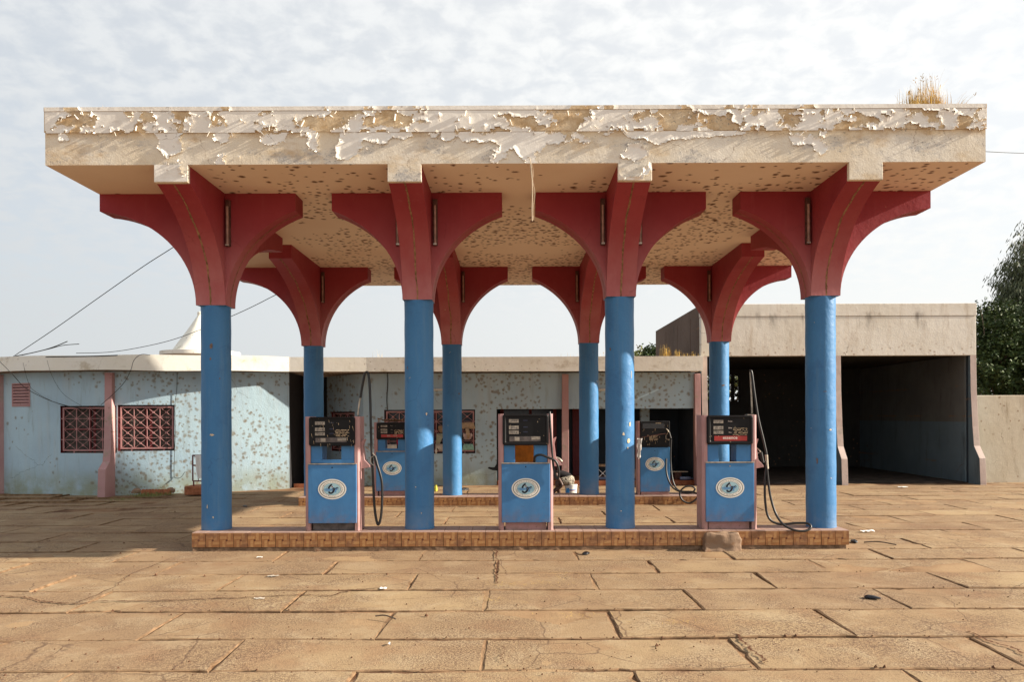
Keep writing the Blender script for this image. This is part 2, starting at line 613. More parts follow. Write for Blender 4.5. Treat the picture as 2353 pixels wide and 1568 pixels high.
def m_toptile():
    t = NT('dusty_pink_tile', 0.7, 0.3)
    geo = t.n.new('ShaderNodeNewGeometry')
    a = t.noise(2.0, 5, 0.65, vec=geo.outputs['Position'])
    c = t.mix(t.rng(a, 0.35, 0.65), (0.33, 0.21, 0.165), (0.36, 0.25, 0.20))
    c = t.mix(t.rng(t.rand(), 0, 1, 0, 0.3), c, (0.24, 0.16, 0.15))
    c = t.mix(t.rng(t.noise(9, 5, 0.7, vec=geo.outputs['Position']), 0.55, 0.7, 0, 0.6), c, (0.20, 0.11, 0.06))
    return t.done(c, [(a, 0.1, 0.01)])


def m_pump(name, a, b, rough=0.45):
    t = NT(name, rough, 0.35)
    big = t.noise(2.5, 5, 0.6)
    c = t.mix(t.rng(big, 0.3, 0.7), a, b)
    st = t.noise(9, 4, 0.6, stretch=(2, 2, 0.2))
    c = t.mix(t.rng(st, 0.56, 0.8, 0, 0.4), c, tuple(x * 0.6 for x in b))
    z = t.xyz()[2]
    dirt = t.math('MULTIPLY', t.rng(z, 0.45, 0.0, 0, 0.6), t.rng(t.noise(6, 5, 0.65), 0.35, 0.7))
    c = t.mix(dirt, c, (0.20, 0.12, 0.08))
    rust = t.rng(t.noise(11, 6, 0.75, off=(3, 3, 1)), 0.655, 0.69)
    c = t.mix(t.math('MULTIPLY', rust, 0.8), c, (0.10, 0.05, 0.035))
    return t.done(c, [(t.noise(4, 3, 0.5), 0.25, 0.02), (t.noise(60, 3, 0.6), 0.1, 0.003)])


def m_concrete(name, a, b, stain, streak=0.6):
    t = NT(name, 0.92, 0.12)
    c = t.mix(t.rng(t.noise(0.6, 6, 0.62), 0.3, 0.7), a, b)
    st = t.noise(2.6, 6, 0.7, stretch=(1.4, 1.4, 0.22))
    c = t.mix(t.rng(st, 0.50, 0.78, 0, streak), c, stain)
    p = t.voro(3.2, vec=t.mix(0.08, t.obj, t.noise(8, 3, 0.6, col=True)), plane='xz')
    z = t.xyz()[2]
    keep = t.rng(t.noise(0.7, 3, 0.5, off=(2, 4, 0)), 0.46, 0.6)
    c = t.mix(t.math('MULTIPLY', t.math('SUBTRACT', 1.0, t.rng(p, 0.03, 0.12)), t.math('MULTIPLY', keep, 0.65)), c, (0.24, 0.13, 0.07))
    w = t.voro(0.35, 'DISTANCE_TO_EDGE', vec=t.mix(0.25, t.obj, t.noise(2, 5, 0.7, col=True)))
    crk = t.math('MULTIPLY', t.math('SUBTRACT', 1.0, t.rng(w, 0.0, 0.002)), t.rng(t.noise(0.5, 2, 0.5), 0.5, 0.54))
    c = t.mix(t.math('MULTIPLY', crk, 0.75), c, (0.12, 0.07, 0.04))
    return t.done(c, [(t.noise(5, 6, 0.65), 0.35, 0.03), (t.noise(40, 4, 0.7), 0.4, 0.008)])


M = {}
M['paving'] = m_paving()
M['dirt'] = m_dirt()
M['crack'] = m_crack()
M['blue'] = m_blue()
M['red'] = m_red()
M['soffit'] = m_soffit()
M['seam'] = plain('bare_seam', (0.25, 0.14, 0.075), 0.9, 0.1, var=0.45, scale=14, bump=0.6)
M['fascia'] = m_plaster('old_cream_plaster', (0.72, 0.62, 0.47), (0.78, 0.72, 0.62), (0.40, 0.385, 0.36), 0.7)
M['paint'] = m_plaster('peeling_white_paint', (0.80, 0.745, 0.655), (0.86, 0.82, 0.745), (0.62, 0.55, 0.46), 0.5, 0.25)
M['bwall'] = m_bluewall()
M['cream'] = m_plaster('cream_roof_edge', (0.80, 0.76, 0.65), (0.84, 0.81, 0.73), (0.42, 0.34, 0.22), 0.6)
M['pinkwall'] = m_plaster('pink_render', (0.44, 0.25, 0.245), (0.50, 0.32, 0.305), (0.33, 0.27, 0.21), 0.85)
M['garage'] = m_concrete('garage_render', (0.64, 0.595, 0.52), (0.72, 0.68, 0.61), (0.36, 0.31, 0.25), 0.8)
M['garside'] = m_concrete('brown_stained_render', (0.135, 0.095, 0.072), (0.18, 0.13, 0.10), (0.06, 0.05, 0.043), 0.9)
M['ginner'] = m_concrete('garage_inner_upper_shaded', (0.035, 0.034, 0.031), (0.05, 0.048, 0.044), (0.018, 0.017, 0.016), 0.6)  # interior shade put into the wall colour, near black
M['ginnerlow'] = m_concrete('garage_inner_lower_shaded', (0.028, 0.038, 0.050), (0.040, 0.054, 0.068), (0.018, 0.02, 0.022), 0.6)  # lower band, likewise darkened to stand for indoor shade
M['bound'] = m_concrete('boundary_render', (0.55, 0.47, 0.35), (0.62, 0.56, 0.45), (0.30, 0.23, 0.15), 0.8)
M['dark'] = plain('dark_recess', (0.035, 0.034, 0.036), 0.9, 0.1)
M['glass'] = plain('dim_glass', (0.03, 0.032, 0.034), 0.15, 0.5, bump=0.02)
M['curtain'] = plain('net_curtain', (0.09, 0.078, 0.068), 0.9, 0.1, var=0.35, scale=9)
M['redframe'] = plain('dark_red_joinery', (0.13, 0.018, 0.02), 0.5, 0.3)
M['grille'] = plain('pink_ironwork', (0.40, 0.20, 0.19), 0.5, 0.3)
M['tile'] = m_tile()
M['toptile'] = m_toptile()
M['mortar'] = plain('mortar', (0.19, 0.12, 0.075), 0.95, 0.1, var=0.4, scale=12, bump=0.8)
M['pblue'] = m_pump('pump_blue_enamel', (0.040, 0.160, 0.36), (0.056, 0.20, 0.42), 0.38)
M['ppink'] = m_pump('pump_pink_enamel', (0.38, 0.205, 0.20), (0.44, 0.265, 0.255), 0.55)
M['pblack'] = plain('black_plastic', (0.008, 0.008, 0.009), 0.5, 0.2, bump=0.05)
M['metal'] = plain('worn_metal', (0.42, 0.37, 0.30), 0.45, 0.5, 0.7, var=0.3, scale=12)
M['rubber'] = plain('black_rubber', (0.014, 0.013, 0.013), 0.42, 0.4, bump=0.1)
M['dial'] = plain('dial_paper', (0.30, 0.265, 0.22), 0.7, 0.3, var=0.35, scale=22)
M['dialgrey'] = plain('dull_window_strip', (0.085, 0.072, 0.068), 0.45, 0.4, var=0.5, scale=9)
M['redbar'] = plain('red_panel', (0.36, 0.035, 0.03), 0.4, 0.4)
M['ltext'] = plain('pale_lettering', (0.72, 0.62, 0.55), 0.6, 0.2)
M['scratch'] = plain('scratched_paint', (0.62, 0.47, 0.30), 0.8, 0.2, var=0.3, scale=30)
M['bluetag'] = plain('dull_blue_tag', (0.03, 0.035, 0.06), 0.6, 0.2)
M['stw'] = plain('sticker_white', (0.74, 0.72, 0.65), 0.5, 0.3, var=0.05, bump=0.03)
M['stk'] = plain('sticker_ink', (0.012, 0.013, 0.025), 0.5, 0.3, bump=0.02)
M['stb'] = plain('sticker_pale_blue', (0.33, 0.52, 0.58), 0.5, 0.3, var=0.05, bump=0.03)
M['stm'] = plain('sticker_mid_blue', (0.12, 0.27, 0.48), 0.5, 0.3, var=0.05, bump=0.03)
M['str'] = plain('sticker_red', (0.30, 0.03, 0.03), 0.5, 0.3, bump=0.02)
M['tube'] = plain('dirty_tube_light', (0.36, 0.22, 0.17), 0.4, 0.4, var=0.3, scale=10)
M['tubew'] = plain('white_tube_light', (0.7, 0.68, 0.62), 0.4, 0.4)
M['fixture'] = plain('rusty_fixture', (0.10, 0.045, 0.035), 0.7, 0.3, var=0.5, scale=14)
M['wire'] = plain('black_cable', (0.03, 0.03, 0.03), 0.6, 0.3)
M['straw'] = plain('dry_straw', (0.55, 0.37, 0.10), 0.8, 0.2, var=0.3, scale=4)
M['stone'] = m_concrete('crumbled_cement', (0.22, 0.145, 0.095), (0.30, 0.205, 0.14), (0.12, 0.075, 0.05), 0.9)
M['brick'] = plain('clay_brick', (0.32, 0.12, 0.06), 0.9, 0.15, var=0.35, scale=10, bump=0.7)
M['bark'] = plain('bark', (0.16, 0.12, 0.09), 0.9, 0.1, var=0.4, scale=12, bump=0.8)
M['white'] = plain('white_paper', (0.78, 0.77, 0.74), 0.7, 0.2, var=0.06)
M['orange'] = plain('orange_cabinet', (0.52, 0.17, 0.012), 0.55, 0.3, var=0.25, scale=4)
M['skin'] = plain('brown_skin', (0.085, 0.042, 0.028), 0.5, 0.4, var=0.15, bump=0.05)
M['blacktop'] = plain('black_vest', (0.014, 0.012, 0.014), 0.85, 0.2)
M['plastic_black'] = plain('black_plastic_bag', (0.01, 0.01, 0.012), 0.35, 0.5)
M['yellow'] = plain('yellow_can', (0.45, 0.42, 0.05), 0.45, 0.4)
M['bluepl'] = plain('blue_plastic', (0.03, 0.22, 0.55), 0.4, 0.4)
M['clear'] = plain('bluish_bottle', (0.16, 0.22, 0.36), 0.2, 0.5)
M['wood'] = plain('weathered_wood', (0.34, 0.24, 0.15), 0.8, 0.2, var=0.3)


def m_leaf(name, a, b):
    t = NT(name, 0.6, 0.25)
    geo = t.n.new('ShaderNodeNewGeometry')
    c = t.mix(geo.outputs['Random Per Island'], a, b)
    t.b.inputs['Subsurface Weight'].default_value = 0.0
    return t.done(c)


M['leafdark'] = m_leaf('dark_leaves', (0.022, 0.040, 0.012), (0.085, 0.12, 0.035))
M['leafgrey'] = m_leaf('greygreen_leaves', (0.045, 0.058, 0.028), (0.125, 0.14, 0.070))
M['grass'] = m_leaf('short_green_grass', (0.10, 0.14, 0.035), (0.26, 0.25, 0.09))

M['dustypaper'] = plain('dusty_paper', (0.46, 0.40, 0.33), 0.9, 0.1)
M['towel'] = plain('white_cotton', (0.7, 0.68, 0.66), 0.9, 0.1)
M['wirepale'] = plain('pale_bare_wire', (0.50, 0.40, 0.28), 0.6, 0.3)

M['ginner2'] = m_concrete('garage_side_upper_lit', (0.12, 0.12, 0.113), (0.16, 0.16, 0.15), (0.06, 0.057, 0.053), 0.8)  # paler copy of the inner wall: daylight reaching the side, painted in
M['ginnerlow2'] = m_concrete('garage_side_lower_lit', (0.12, 0.165, 0.195), (0.15, 0.20, 0.23), (0.07, 0.08, 0.085), 0.8)  # lower band of the paler copy, daylight painted in as well
def m_fascia():
    t = NT('canopy_edge_plaster', 0.9, 0.15)
    z = t.xyz()[2]
    c = t.mix(t.rng(t.noise(1.3, 6, 0.62), 0.3, 0.7), (0.70, 0.60, 0.45), (0.78, 0.72, 0.61))
    # bare ochre coat under the lost paint of the upper band
    och = t.math('ADD', t.rng(z, 5.52, 5.66), t.math('MULTIPLY', t.rng(t.noise(1.5, 5, 0.65, off=(4, 4, 4), stretch=(1, 1, 2.2)), 0.5, 0.68), 0.7), True)
    c = t.mix(och, c, t.mix(t.rng(t.noise(4, 6, 0.7), 0.35, 0.65), (0.50, 0.34, 0.18), (0.70, 0.56, 0.37)))
    g = t.noise(1.9, 8, 0.75, off=(5, 2, 8), stretch=(1, 1, 1.8))
    lowz = t.rng(z, 5.62, 5.45, 0.15, 1.0)
    c = t.mix(t.math('MULTIPLY', t.rng(g, 0.50, 0.66, 0, 0.8), lowz), c, (0.38, 0.37, 0.36))
    fleck = t.noise(26, 6, 0.75, off=(1, 7, 3))
    c = t.mix(t.math('MULTIPLY', t.rng(fleck, 0.56, 0.62, 0, 0.8), t.rng(g, 0.45, 0.6)), c, (0.20, 0.185, 0.17))
    br = t.noise(9, 6, 0.7, off=(6, 1, 2))
    c = t.mix(t.rng(br, 0.66, 0.72, 0, 0.8), c, (0.26, 0.13, 0.065))
    w = t.voro(0.9, 'DISTANCE_TO_EDGE', vec=t.mix(0.2, t.obj, t.noise(4, 4, 0.7, col=True)))
    crk = t.math('MULTIPLY', t.math('SUBTRACT', 1.0, t.rng(w, 0.0, 0.004)), t.rng(t.noise(0.9, 2, 0.5, off=(4, 0, 1)), 0.5, 0.55))
    c = t.mix(t.math('MULTIPLY', crk, 0.6), c, (0.22, 0.13, 0.07))
    return t.done(c, [(t.noise(6, 6, 0.7), 0.5, 0.02), (t.noise(45, 5, 0.7), 0.6, 0.006)])


M['fascia'] = m_fascia()

M['edge'] = plain('worn_slab_edge', (0.20, 0.125, 0.07), 0.95, 0.1, var=0.35, scale=9, bump=0.8)

M['darkfloor'] = plain('shaded_dark_floor', (0.055, 0.042, 0.034), 0.9, 0.1, var=0.4, scale=3, bump=0.5)  # floor colour darkened to paint in the shade inside the garage

M['garpillar'] = m_plaster('faded_pink_grey_render', (0.46, 0.36, 0.32), (0.56, 0.46, 0.41), (0.34, 0.30, 0.25), 0.9)
M['barecol'] = plain('bare_plaster_patch', (0.60, 0.50, 0.34), 0.9, 0.1, var=0.2, scale=20, bump=0.5)
M['scuff'] = plain('brown_scuff', (0.16, 0.12, 0.10), 0.9, 0.1, var=0.4, scale=20, bump=0.5)


def m_garage():
    t = NT('garage_front_render', 0.92, 0.12)
    x, y, z = t.xyz()[0], t.xyz()[1], t.xyz()[2]
    c = t.mix(t.rng(t.noise(0.7, 6, 0.62), 0.3, 0.7), (0.66, 0.61, 0.52), (0.76, 0.72, 0.64))
    st = t.noise(2.2, 7, 0.72, stretch=(1.5, 1.5, 0.20))
    c = t.mix(t.rng(st, 0.48, 0.72, 0, 0.55), c, (0.46, 0.37, 0.27))
    soot = t.math('MULTIPLY', t.rng(t.noise(1.1, 6, 0.7, off=(3, 0, 0), stretch=(1.6, 1.6, 0.35)), 0.50, 0.66), t.rng(z, 4.15, 4.75))
    soot = t.math('MULTIPLY', soot, t.rng(z, 4.86, 4.72, 0.25, 1.0))
    c = t.mix(t.math('MULTIPLY', soot, 0.75), c, (0.20, 0.175, 0.15))
    rust = t.voro(5.0, vec=t.mix(0.08, t.obj, t.noise(8, 3, 0.6, col=True)), plane='xz')
    keep = t.math('ADD', t.math('MULTIPLY', t.rng(z, 4.1, 3.65), 0.9), t.math('MULTIPLY', t.rng(t.noise(0.8, 3, 0.5), 0.5, 0.65), 0.35), True)
    c = t.mix(t.math('MULTIPLY', t.math('SUBTRACT', 1.0, t.rng(rust, 0.04, 0.20)), t.math('MULTIPLY', keep, 0.6)), c, (0.27, 0.15, 0.08))
    w = t.voro(0.45, 'DISTANCE_TO_EDGE', vec=t.mix(0.25, t.obj, t.noise(2, 5, 0.7, col=True)))
    crk = t.math('MULTIPLY', t.math('SUBTRACT', 1.0, t.rng(w, 0.0, 0.003)), t.rng(t.noise(0.5, 2, 0.5), 0.48, 0.52))
    c = t.mix(t.math('MULTIPLY', crk, 0.75), c, (0.16, 0.10, 0.06))
    return t.done(c, [(t.noise(5, 6, 0.65), 0.35, 0.03), (t.noise(40, 4, 0.7), 0.4, 0.008)])


M['garage'] = m_garage()

# ------------------------------------------------------------------ ground
def gz(x, y):
    """the yard dips a little towards the far left"""
    a = np.clip((-np.asarray(x, float) - 5.5) / 5.0, 0, 1) * np.clip((np.asarray(y, float) - 15.0) / 5.0, 0, 1)
    return -0.10 * a * a * (3 - 2 * a)


def build_ground():
    xs = np.concatenate([[-600, -200, -80, -40, -26], np.linspace(-20, 20, 230), [26, 40, 80, 200, 600]])
    ys = np.concatenate([[-60, -20, -5, 0], np.linspace(2, 26, 200), [32, 45, 80, 200, 600]])
    X, Y = np.meshgrid(xs, ys)
    Z = -0.012 + 0.040 * (fbm(X * 1.6, Y * 1.6, 4, 1) - 0.5) + gz(X, Y)
    far = (np.abs(X) > 20.5) | (Y > 26.5) | (Y < 1)
    Z = np.where(far, -0.03, Z)
    nx, ny = len(xs), len(ys)
    me = bpy.data.meshes.new('ground')
    vs = np.stack([X.ravel(), Y.ravel(), Z.ravel()], 1)
    idx = np.arange(nx * ny).reshape(ny, nx)
    fs = np.stack([idx[:-1, :-1].ravel(), idx[:-1, 1:].ravel(), idx[1:, 1:].ravel(), idx[1:, :-1].ravel()], 1)
    me.from_pydata(vs.tolist(), [], fs.tolist())
    me.polygons.foreach_set('use_smooth', [True] * len(me.polygons))
    me.materials.append(M['dirt'])
    o = bpy.data.objects.new('ground', me)
    COL.objects.link(o)
    return tag(o, kind='structure')


ground = build_ground()


def slab(x0, x1, y0, y1, seed, rough=1.0):
    """one cast concrete paving bay with a worn, chipped edge"""
    rnd = random.Random(seed)
    g = 0.005
    corners = [(x0 + g, y0 + g), (x1 - g, y0 + g), (x1 - g, y1 - g), (x0 + g, y1 - g)]
    corners = [(a + rnd.uniform(-.02, .02), b + rnd.uniform(-.004, .014)) for a, b in corners]
    out = []
    for k in range(4):
        a, b = corners[k], corners[(k + 1) % 4]
        L = math.hypot(b[0] - a[0], b[1] - a[1])
        n = max(4, int(L / 0.085))
        nx, ny = -(b[1] - a[1]) / L, (b[0] - a[0]) / L
        lat = k % 2 == 0
        for i in range(n):
            t = i / n
            px_, py_ = a[0] + (b[0] - a[0]) * t, a[1] + (b[1] - a[1]) * t
            w = (float(fbm(px_ * 6 + seed, py_ * 6, 3, 4)) - 0.42) * (0.055 if lat else 0.018) * rough
            w = max(w, 0.0) + rnd.uniform(0, .006) + (.004 if lat else 0)
            if rnd.random() < 0.02:
                w += rnd.uniform(.01, .05)
            out.append((px_ + nx * w, py_ + ny * w))
    cx, cy = (x0 + x1) / 2, (y0 + y1) / 2
    tx, ty = rnd.uniform(-.004, .004), rnd.uniform(-.010, .010)
    h = rnd.uniform(-.005, .007)

    def z(px_, py_):
        return h + tx * (px_ - cx) + ty * (py_ - cy) + 0.012 * (float(fbm(px_ * 0.8, py_ * 0.8, 2, 6)) - .5) + float(gz(px_, py_))

    def inset(p, d):
        vx, vy = cx - p[0], cy - p[1]
        sx = max(0.0, 1 - d / max(abs(vx), .05))
        sy = max(0.0, 1 - d / max(abs(vy), .05))
        return cx - vx * sx, cy - vy * sy

    n = len(out)
    v = [(p[0], p[1], -0.06) for p in out]
    v += [(p[0], p[1], z(*p) - 0.007) for p in out]
    r1 = [inset(p, rnd.uniform(.010, .024)) for p in out]
    v += [(p[0], p[1], z(*p)) for p in r1]
    f = []
    for q in range(2):
        for i in range(n):
            f.append((q * n + i, q * n + (i + 1) % n, (q + 1) * n + (i + 1) % n, (q + 1) * n + i))
    f.append(tuple(range(2 * n, 3 * n)))
    me = bpy.data.meshes.new('paving_slab')
    me.from_pydata(v, [], f)
    me.materials.append(M['paving'])
    me.materials.append(M['edge'])
    me.polygons.foreach_set('material_index', [1] * (2 * n) + [0])
    o = bpy.data.objects.new('paving_slab', me)
    COL.objects.link(o)
    o.parent = ground
    return o


rows = [2.2, 3.2, 4.2, 5.2, 6.15, 7.02, 8.04, 9.0, 9.94, 10.84, 11.66]
while rows[-1] < 24.0:
    rows.append(rows[-1] + 0.955)
FAR = MB()
for ri in range(len(rows) - 1):
    y0, y1 = rows[ri], rows[ri + 1]
    half = max(5.5, 0.66 * y1 + 1.2)
    xx = -2.3 if ri % 2 == 0 else -1.2
    first = xx
    while xx > -half - 2.0:
        xx -= 2.08
    seq = []
    while xx < half + 2.0:
        seq.append(xx + random.uniform(-.07, .07))
        xx += 2.08
    for a, b in zip(seq[:-1], seq[1:]):
        if y1 > 22.6 and b > -6.2 and a < 13.2:
            continue
        if y0 > 21.0 and a < -6.0:
            continue
        slab(a, b, y0, y1, ri * 97 + int(a * 10) % 97, 1.0 if y0 < 14 else 0.8)


def crack_line(pts, w, seed):
    rnd = random.Random(seed)
    P = smooth_path([(x, y, 0) for x, y in pts], 9)
    L, R = [], []
    for i, p in enumerate(P):
        d = P[min(i + 1, len(P) - 1)] - P[max(i - 1, 0)]
        d.normalize()
        nrm = Vector((-d.y, d.x, 0))
        ww = w * rnd.uniform(.25, 1.0)
        j = rnd.uniform(-.02, .02)
        zz = 0.017 + float(gz(p.x, p.y))
        L.append((p.x + nrm.x * (ww + j), p.y + nrm.y * (ww + j), zz))
        R.append((p.x - nrm.x * (ww - j), p.y - nrm.y * (ww - j), zz))
    m = MB()
    n = len(P)
    m.add(L + R, [(i, i + 1, n + i + 1, n + i) for i in range(n - 1)])
    o = m.build('crack', M['crack'], ground, recalc=False)
    return o


def gpt(x, y):
    u, v = x - PCX, y - PCY
    v0 = -sin(ROLL) * u + cos(ROLL) * v
    d = CAM_H * FPX / v0
    p = at(x, y, d)
    return (p.x, p.y)


crack_line([gpt(*p) for p in ((-20, 1372), (60, 1377), (100, 1386), (175, 1392), (228, 1386), (355, 1385), (450, 1381), (560, 1377), (690, 1371), (760, 1373), (800, 1362), (868, 1355))], 0.017, 1)
crack_line([gpt(*p) for p in ((170, 1392), (260, 1354), (300, 1325), (392, 1288))], 0.008, 2)
crack_line([gpt(*p) for p in ((1140, 1262), (1143, 1300), (1141, 1330), (1144, 1345))], 0.014, 4)
crack_line([gpt(*p) for p in ((1690, 1462), (1720, 1490), (1752, 1520), (1765, 1527))], 0.016, 5)
crack_line([gpt(*p) for p in ((2225, 1455), (2270, 1477), (2320, 1492), (2360, 1510))], 0.016, 6)
crack_line([gpt(*p) for p in ((1155, 1488), (1160, 1500), (1150, 1515), (1158, 1530))], 0.006, 8)

# ------------------------------------------------------------------ canopy
CX_ = [-4.420, -1.386, 1.612, 4.615]
CXR = [-4.412, -1.331, 1.711, 4.613]      # the rear row is not set out quite like the front one
ROWY = [12.11, 18.03]
ZS, ZT, ZB = 5.225, 5.972, 4.995
SX0, SX1, SY0, SY1 = -6.054, 6.171, 10.528, 20.35
ZC = [[3.585, 3.655, 3.69, 3.69], [3.50, 3.52, 3.54, 3.56]]
HW, RC = 0.216, 0.215

canopy = thing('filling_station_canopy', 'long cream canopy with peeling roof edge on eight blue columns with red brackets', 'canopy', (0, 15.3, 0))
s = MB()
# slab: top, edges, underside
s.quad((SX0, SY0, ZT), (SX1, SY0, ZT), (SX1, SY1, ZT), (SX0, SY1, ZT), 0)
s.quad((SX0, SY0, ZS), (SX1, SY0, ZS), (SX1, SY0, ZT), (SX0, SY0, ZT), 0)
s.quad((SX1, SY0, ZS), (SX1, SY1, ZS), (SX1, SY1, ZT), (SX1, SY0, ZT), 0)
s.quad((SX1, SY1, ZS), (SX0, SY1, ZS), (SX0, SY1, ZT), (SX1, SY1, ZT), 0)
s.quad((SX0, SY1, ZS), (SX0, SY0, ZS), (SX0, SY0, ZT), (SX0, SY1, ZT), 0)
s.quad((SX0, SY0, ZS), (SX0, SY1, ZS), (SX1, SY1, ZS), (SX1, SY0, ZS), 1)
roof = s.build('roof_slab', [M['fascia'], M['soffit']], canopy)
# upper band of the edge stands 12 mm proud and carries the paint
u = MB()
ZU = ZT - 0.325
u.box(SX0 - .012, SX1 + .012, SY0 - .007, SY0 - .001, ZU, ZT - 0.055)
u.box(SX0 - .012, SX1 + .012, SY0 - .013, SY0 + .1, ZT - 0.053, ZT + 0.004)
u.build('roof_edge_band', M['fascia'], canopy, bevel=0.004)
for x in CX_:
    b = MB()
    b.box(x - HW - .004, x + HW + .004, SY0 - .001, SY0 + .07, ZB, ZS - .001)
    o = b.build('beam_end', M['fascia'], canopy, bevel=0.006)


def paint_sheet(x0, x1, z0, z1, y, mask_fn, name, lift_amp, seed, cell=0.0105):
    nx, nz = int((x1 - x0) / cell), int((z1 - z0) / cell)
    gx = x0 + (np.arange(nx + 1)) * (x1 - x0) / nx
    gzz = z0 + (np.arange(nz + 1)) * (z1 - z0) / nz
    XX, ZZ = np.meshgrid(gx, gzz)
    CXc, CZc = np.meshgrid((gx[:-1] + gx[1:]) / 2, (gzz[:-1] + gzz[1:]) / 2)
    keep = mask_fn(CXc, CZc)
    # distance (in cells) of each vertex to bare plaster
    D = np.full(XX.shape, 12.0)
    bare = ~keep
    vb = np.zeros(XX.shape, bool)
    for dz in (0, 1):
        for dx in (0, 1):
            vb[dz:dz + nz, dx:dx + nx] |= bare
    D[vb] = 0
    for it in range(10):
        E_ = D.copy()
        E_[1:] = np.minimum(E_[1:], D[:-1] + 1)
        E_[:-1] = np.minimum(E_[:-1], D[1:] + 1)
        E_[:, 1:] = np.minimum(E_[:, 1:], D[:, :-1] + 1)
        E_[:, :-1] = np.minimum(E_[:, :-1], D[:, 1:] + 1)
        D = E_
    amp = np.clip(fbm(XX * 5, ZZ * 5, 3, seed + 2) - 0.44, 0, 1) * 5.0
    amp = np.clip(amp, 0.0, 1.0)
    reach = 1.5 + 4.5 * amp
    lift = lift_amp * amp * np.clip(1 - D / reach, 0, 1) ** 1.5 + 0.0035
    lift += 0.002 * fbm(XX * 14, ZZ * 14, 2, seed + 5)
    jx = (vnoise(XX * 60, ZZ * 60, seed) - .5) * cell * 1.1 * (D < 1)
    jz = (vnoise(XX * 60, ZZ * 60, seed + 9) - .5) * cell * 1.1 * (D < 1)
    # a curling edge also draws back on itself
    ii = np.arange((nx + 1) * (nz + 1)).reshape(nz + 1, nx + 1)
    kz, kx = np.nonzero(keep)
    F = np.stack([ii[kz, kx], ii[kz, kx + 1], ii[kz + 1, kx + 1], ii[kz + 1, kx]], 1)
    used = np.unique(F)
    remap = np.full((nx + 1) * (nz + 1), -1)
    remap[used] = np.arange(len(used))
    V = np.stack([(XX + jx).ravel()[used], (y - lift).ravel()[used], (ZZ + jz).ravel()[used]], 1)
    V -= np.array(canopy.location)
    me = bpy.data.meshes.new(name)
    me.from_pydata(V.tolist(), [], remap[F].tolist())
    me.materials.append(M['paint'])
    o = bpy.data.objects.new(name, me)
    COL.objects.link(o)
    o.parent = canopy
    o['kind'] = 'stuff'
    # remember where the paint ends, to hang loose flaps there
    kk = keep.astype(float)
    gxm, gzm = np.zeros_like(kk), np.zeros_like(kk)
    gxm[:, 1:-1] = kk[:, 2:] - kk[:, :-2]
    gzm[1:-1] = kk[2:] - kk[:-2]
    ez, ex = np.nonzero(keep & ((np.abs(gxm) + np.abs(gzm)) > .5))
    for a_, b_ in zip(ez, ex):
        EDGES.append((CXc[a_, b_], CZc[a_, b_], -gxm[a_, b_], -gzm[a_, b_], y))
    return o


EDGES = []


def mask_upper(X, Z):
    n = fbm(X * 4.4, Z * 7.5, 6, 3)
    big = fbm(X * 0.7, Z * 1.2, 2, 8)
    thr = 0.345 + 0.15 * (big - 0.5) * 2
    n2 = fbm(X * 9.0, Z * 11.0, 4, 15)
    thr = thr + 0.16 * np.clip((n2 - 0.52) * 6, 0, 1)
    # more paint lost near the left end, the left-centre and far right
    thr = thr + 0.07 * np.exp(-((X + 4.6) / 1.0) ** 2) - 0.03 * np.exp(-((X - 4.6) / 1.3) ** 2) + 0.04 * np.exp(-((X + 2.2) / 1.2) ** 2)
    thr = thr - 0.09 * np.exp(-((X + 3.7) / .35) ** 2) - 0.06 * np.exp(-((X - .6) / .8) ** 2)
    n3 = fbm(X * 1.6, Z * 3.0, 3, 33)
    thr = thr + 0.10 * np.clip((n3 - .5) * 5, 0, 1)
    low = (Z < ZU + 0.02) & (fbm(X * 6, Z * 0, 3, 5) > 0.6)
    return (n > thr) & ~low


def mask_lower(X, Z):
    n = fbm(X * 4.2, Z * 5.5, 6, 13)
    t = 0.90 - 0.26 * np.clip((fbm(X * .8, Z * .6, 2, 19) - .42) * 4, 0, 1) - .10 * np.exp(-((Z - 5.62) / .06) ** 2)
    for cx_, cz_, rx, rz, a in ((-5.85, 5.6, .16, .09, .5), (-4.42, 5.45, .22, .30, .55), (-3.75, 5.58, .14, .10, .5), (-2.3, 5.38, .42, .20, .50),
                                (-.35, 5.55, .75, .10, .55), (-.1, 5.33, .34, .11, .5), (.55, 5.52, .55, .10, .5), (1.6, 5.38, .2, .16, .5), (1.9, 5.58, .5, .07, .52),
                                (3.8, 5.50, .20, .18, .5), (4.05, 5.35, .12, .12, .5), (-1.9, 5.6, .45, .06, .5), (2.6, 5.6, .3, .05, .5), (-3.05, 5.56, .2, .08, .42)):
        t = t - a * np.exp(-(((X - cx_) / rx) ** 2 + ((Z - cz_) / rz) ** 2))
    return n > t


paint_sheet(SX0, SX1, ZU - 0.01, ZT - 0.056, SY0 - .0075, mask_upper, 'paint_layer', 0.014, 1)
paint_sheet(SX0, SX1, ZT - 0.052, ZT, SY0 - .0135, lambda X, Z: fbm(X * 3, Z * 3, 5, 21) > 0.37, 'paint_layer', 0.008, 2)
paint_sheet(SX0, SX1, ZS, ZU - 0.01, SY0 - .001, mask_lower, 'paint_layer', 0.017, 3)
for x in (CX_[0], CX_[2]):
    paint_sheet(x - HW, x + HW, ZB + .01, ZS, SY0 - .003, lambda X, Z: fbm(X * 4, Z * 4, 4, 17) > (0.46 if x < 0 else 0.55), 'paint_layer', 0.03, 4)

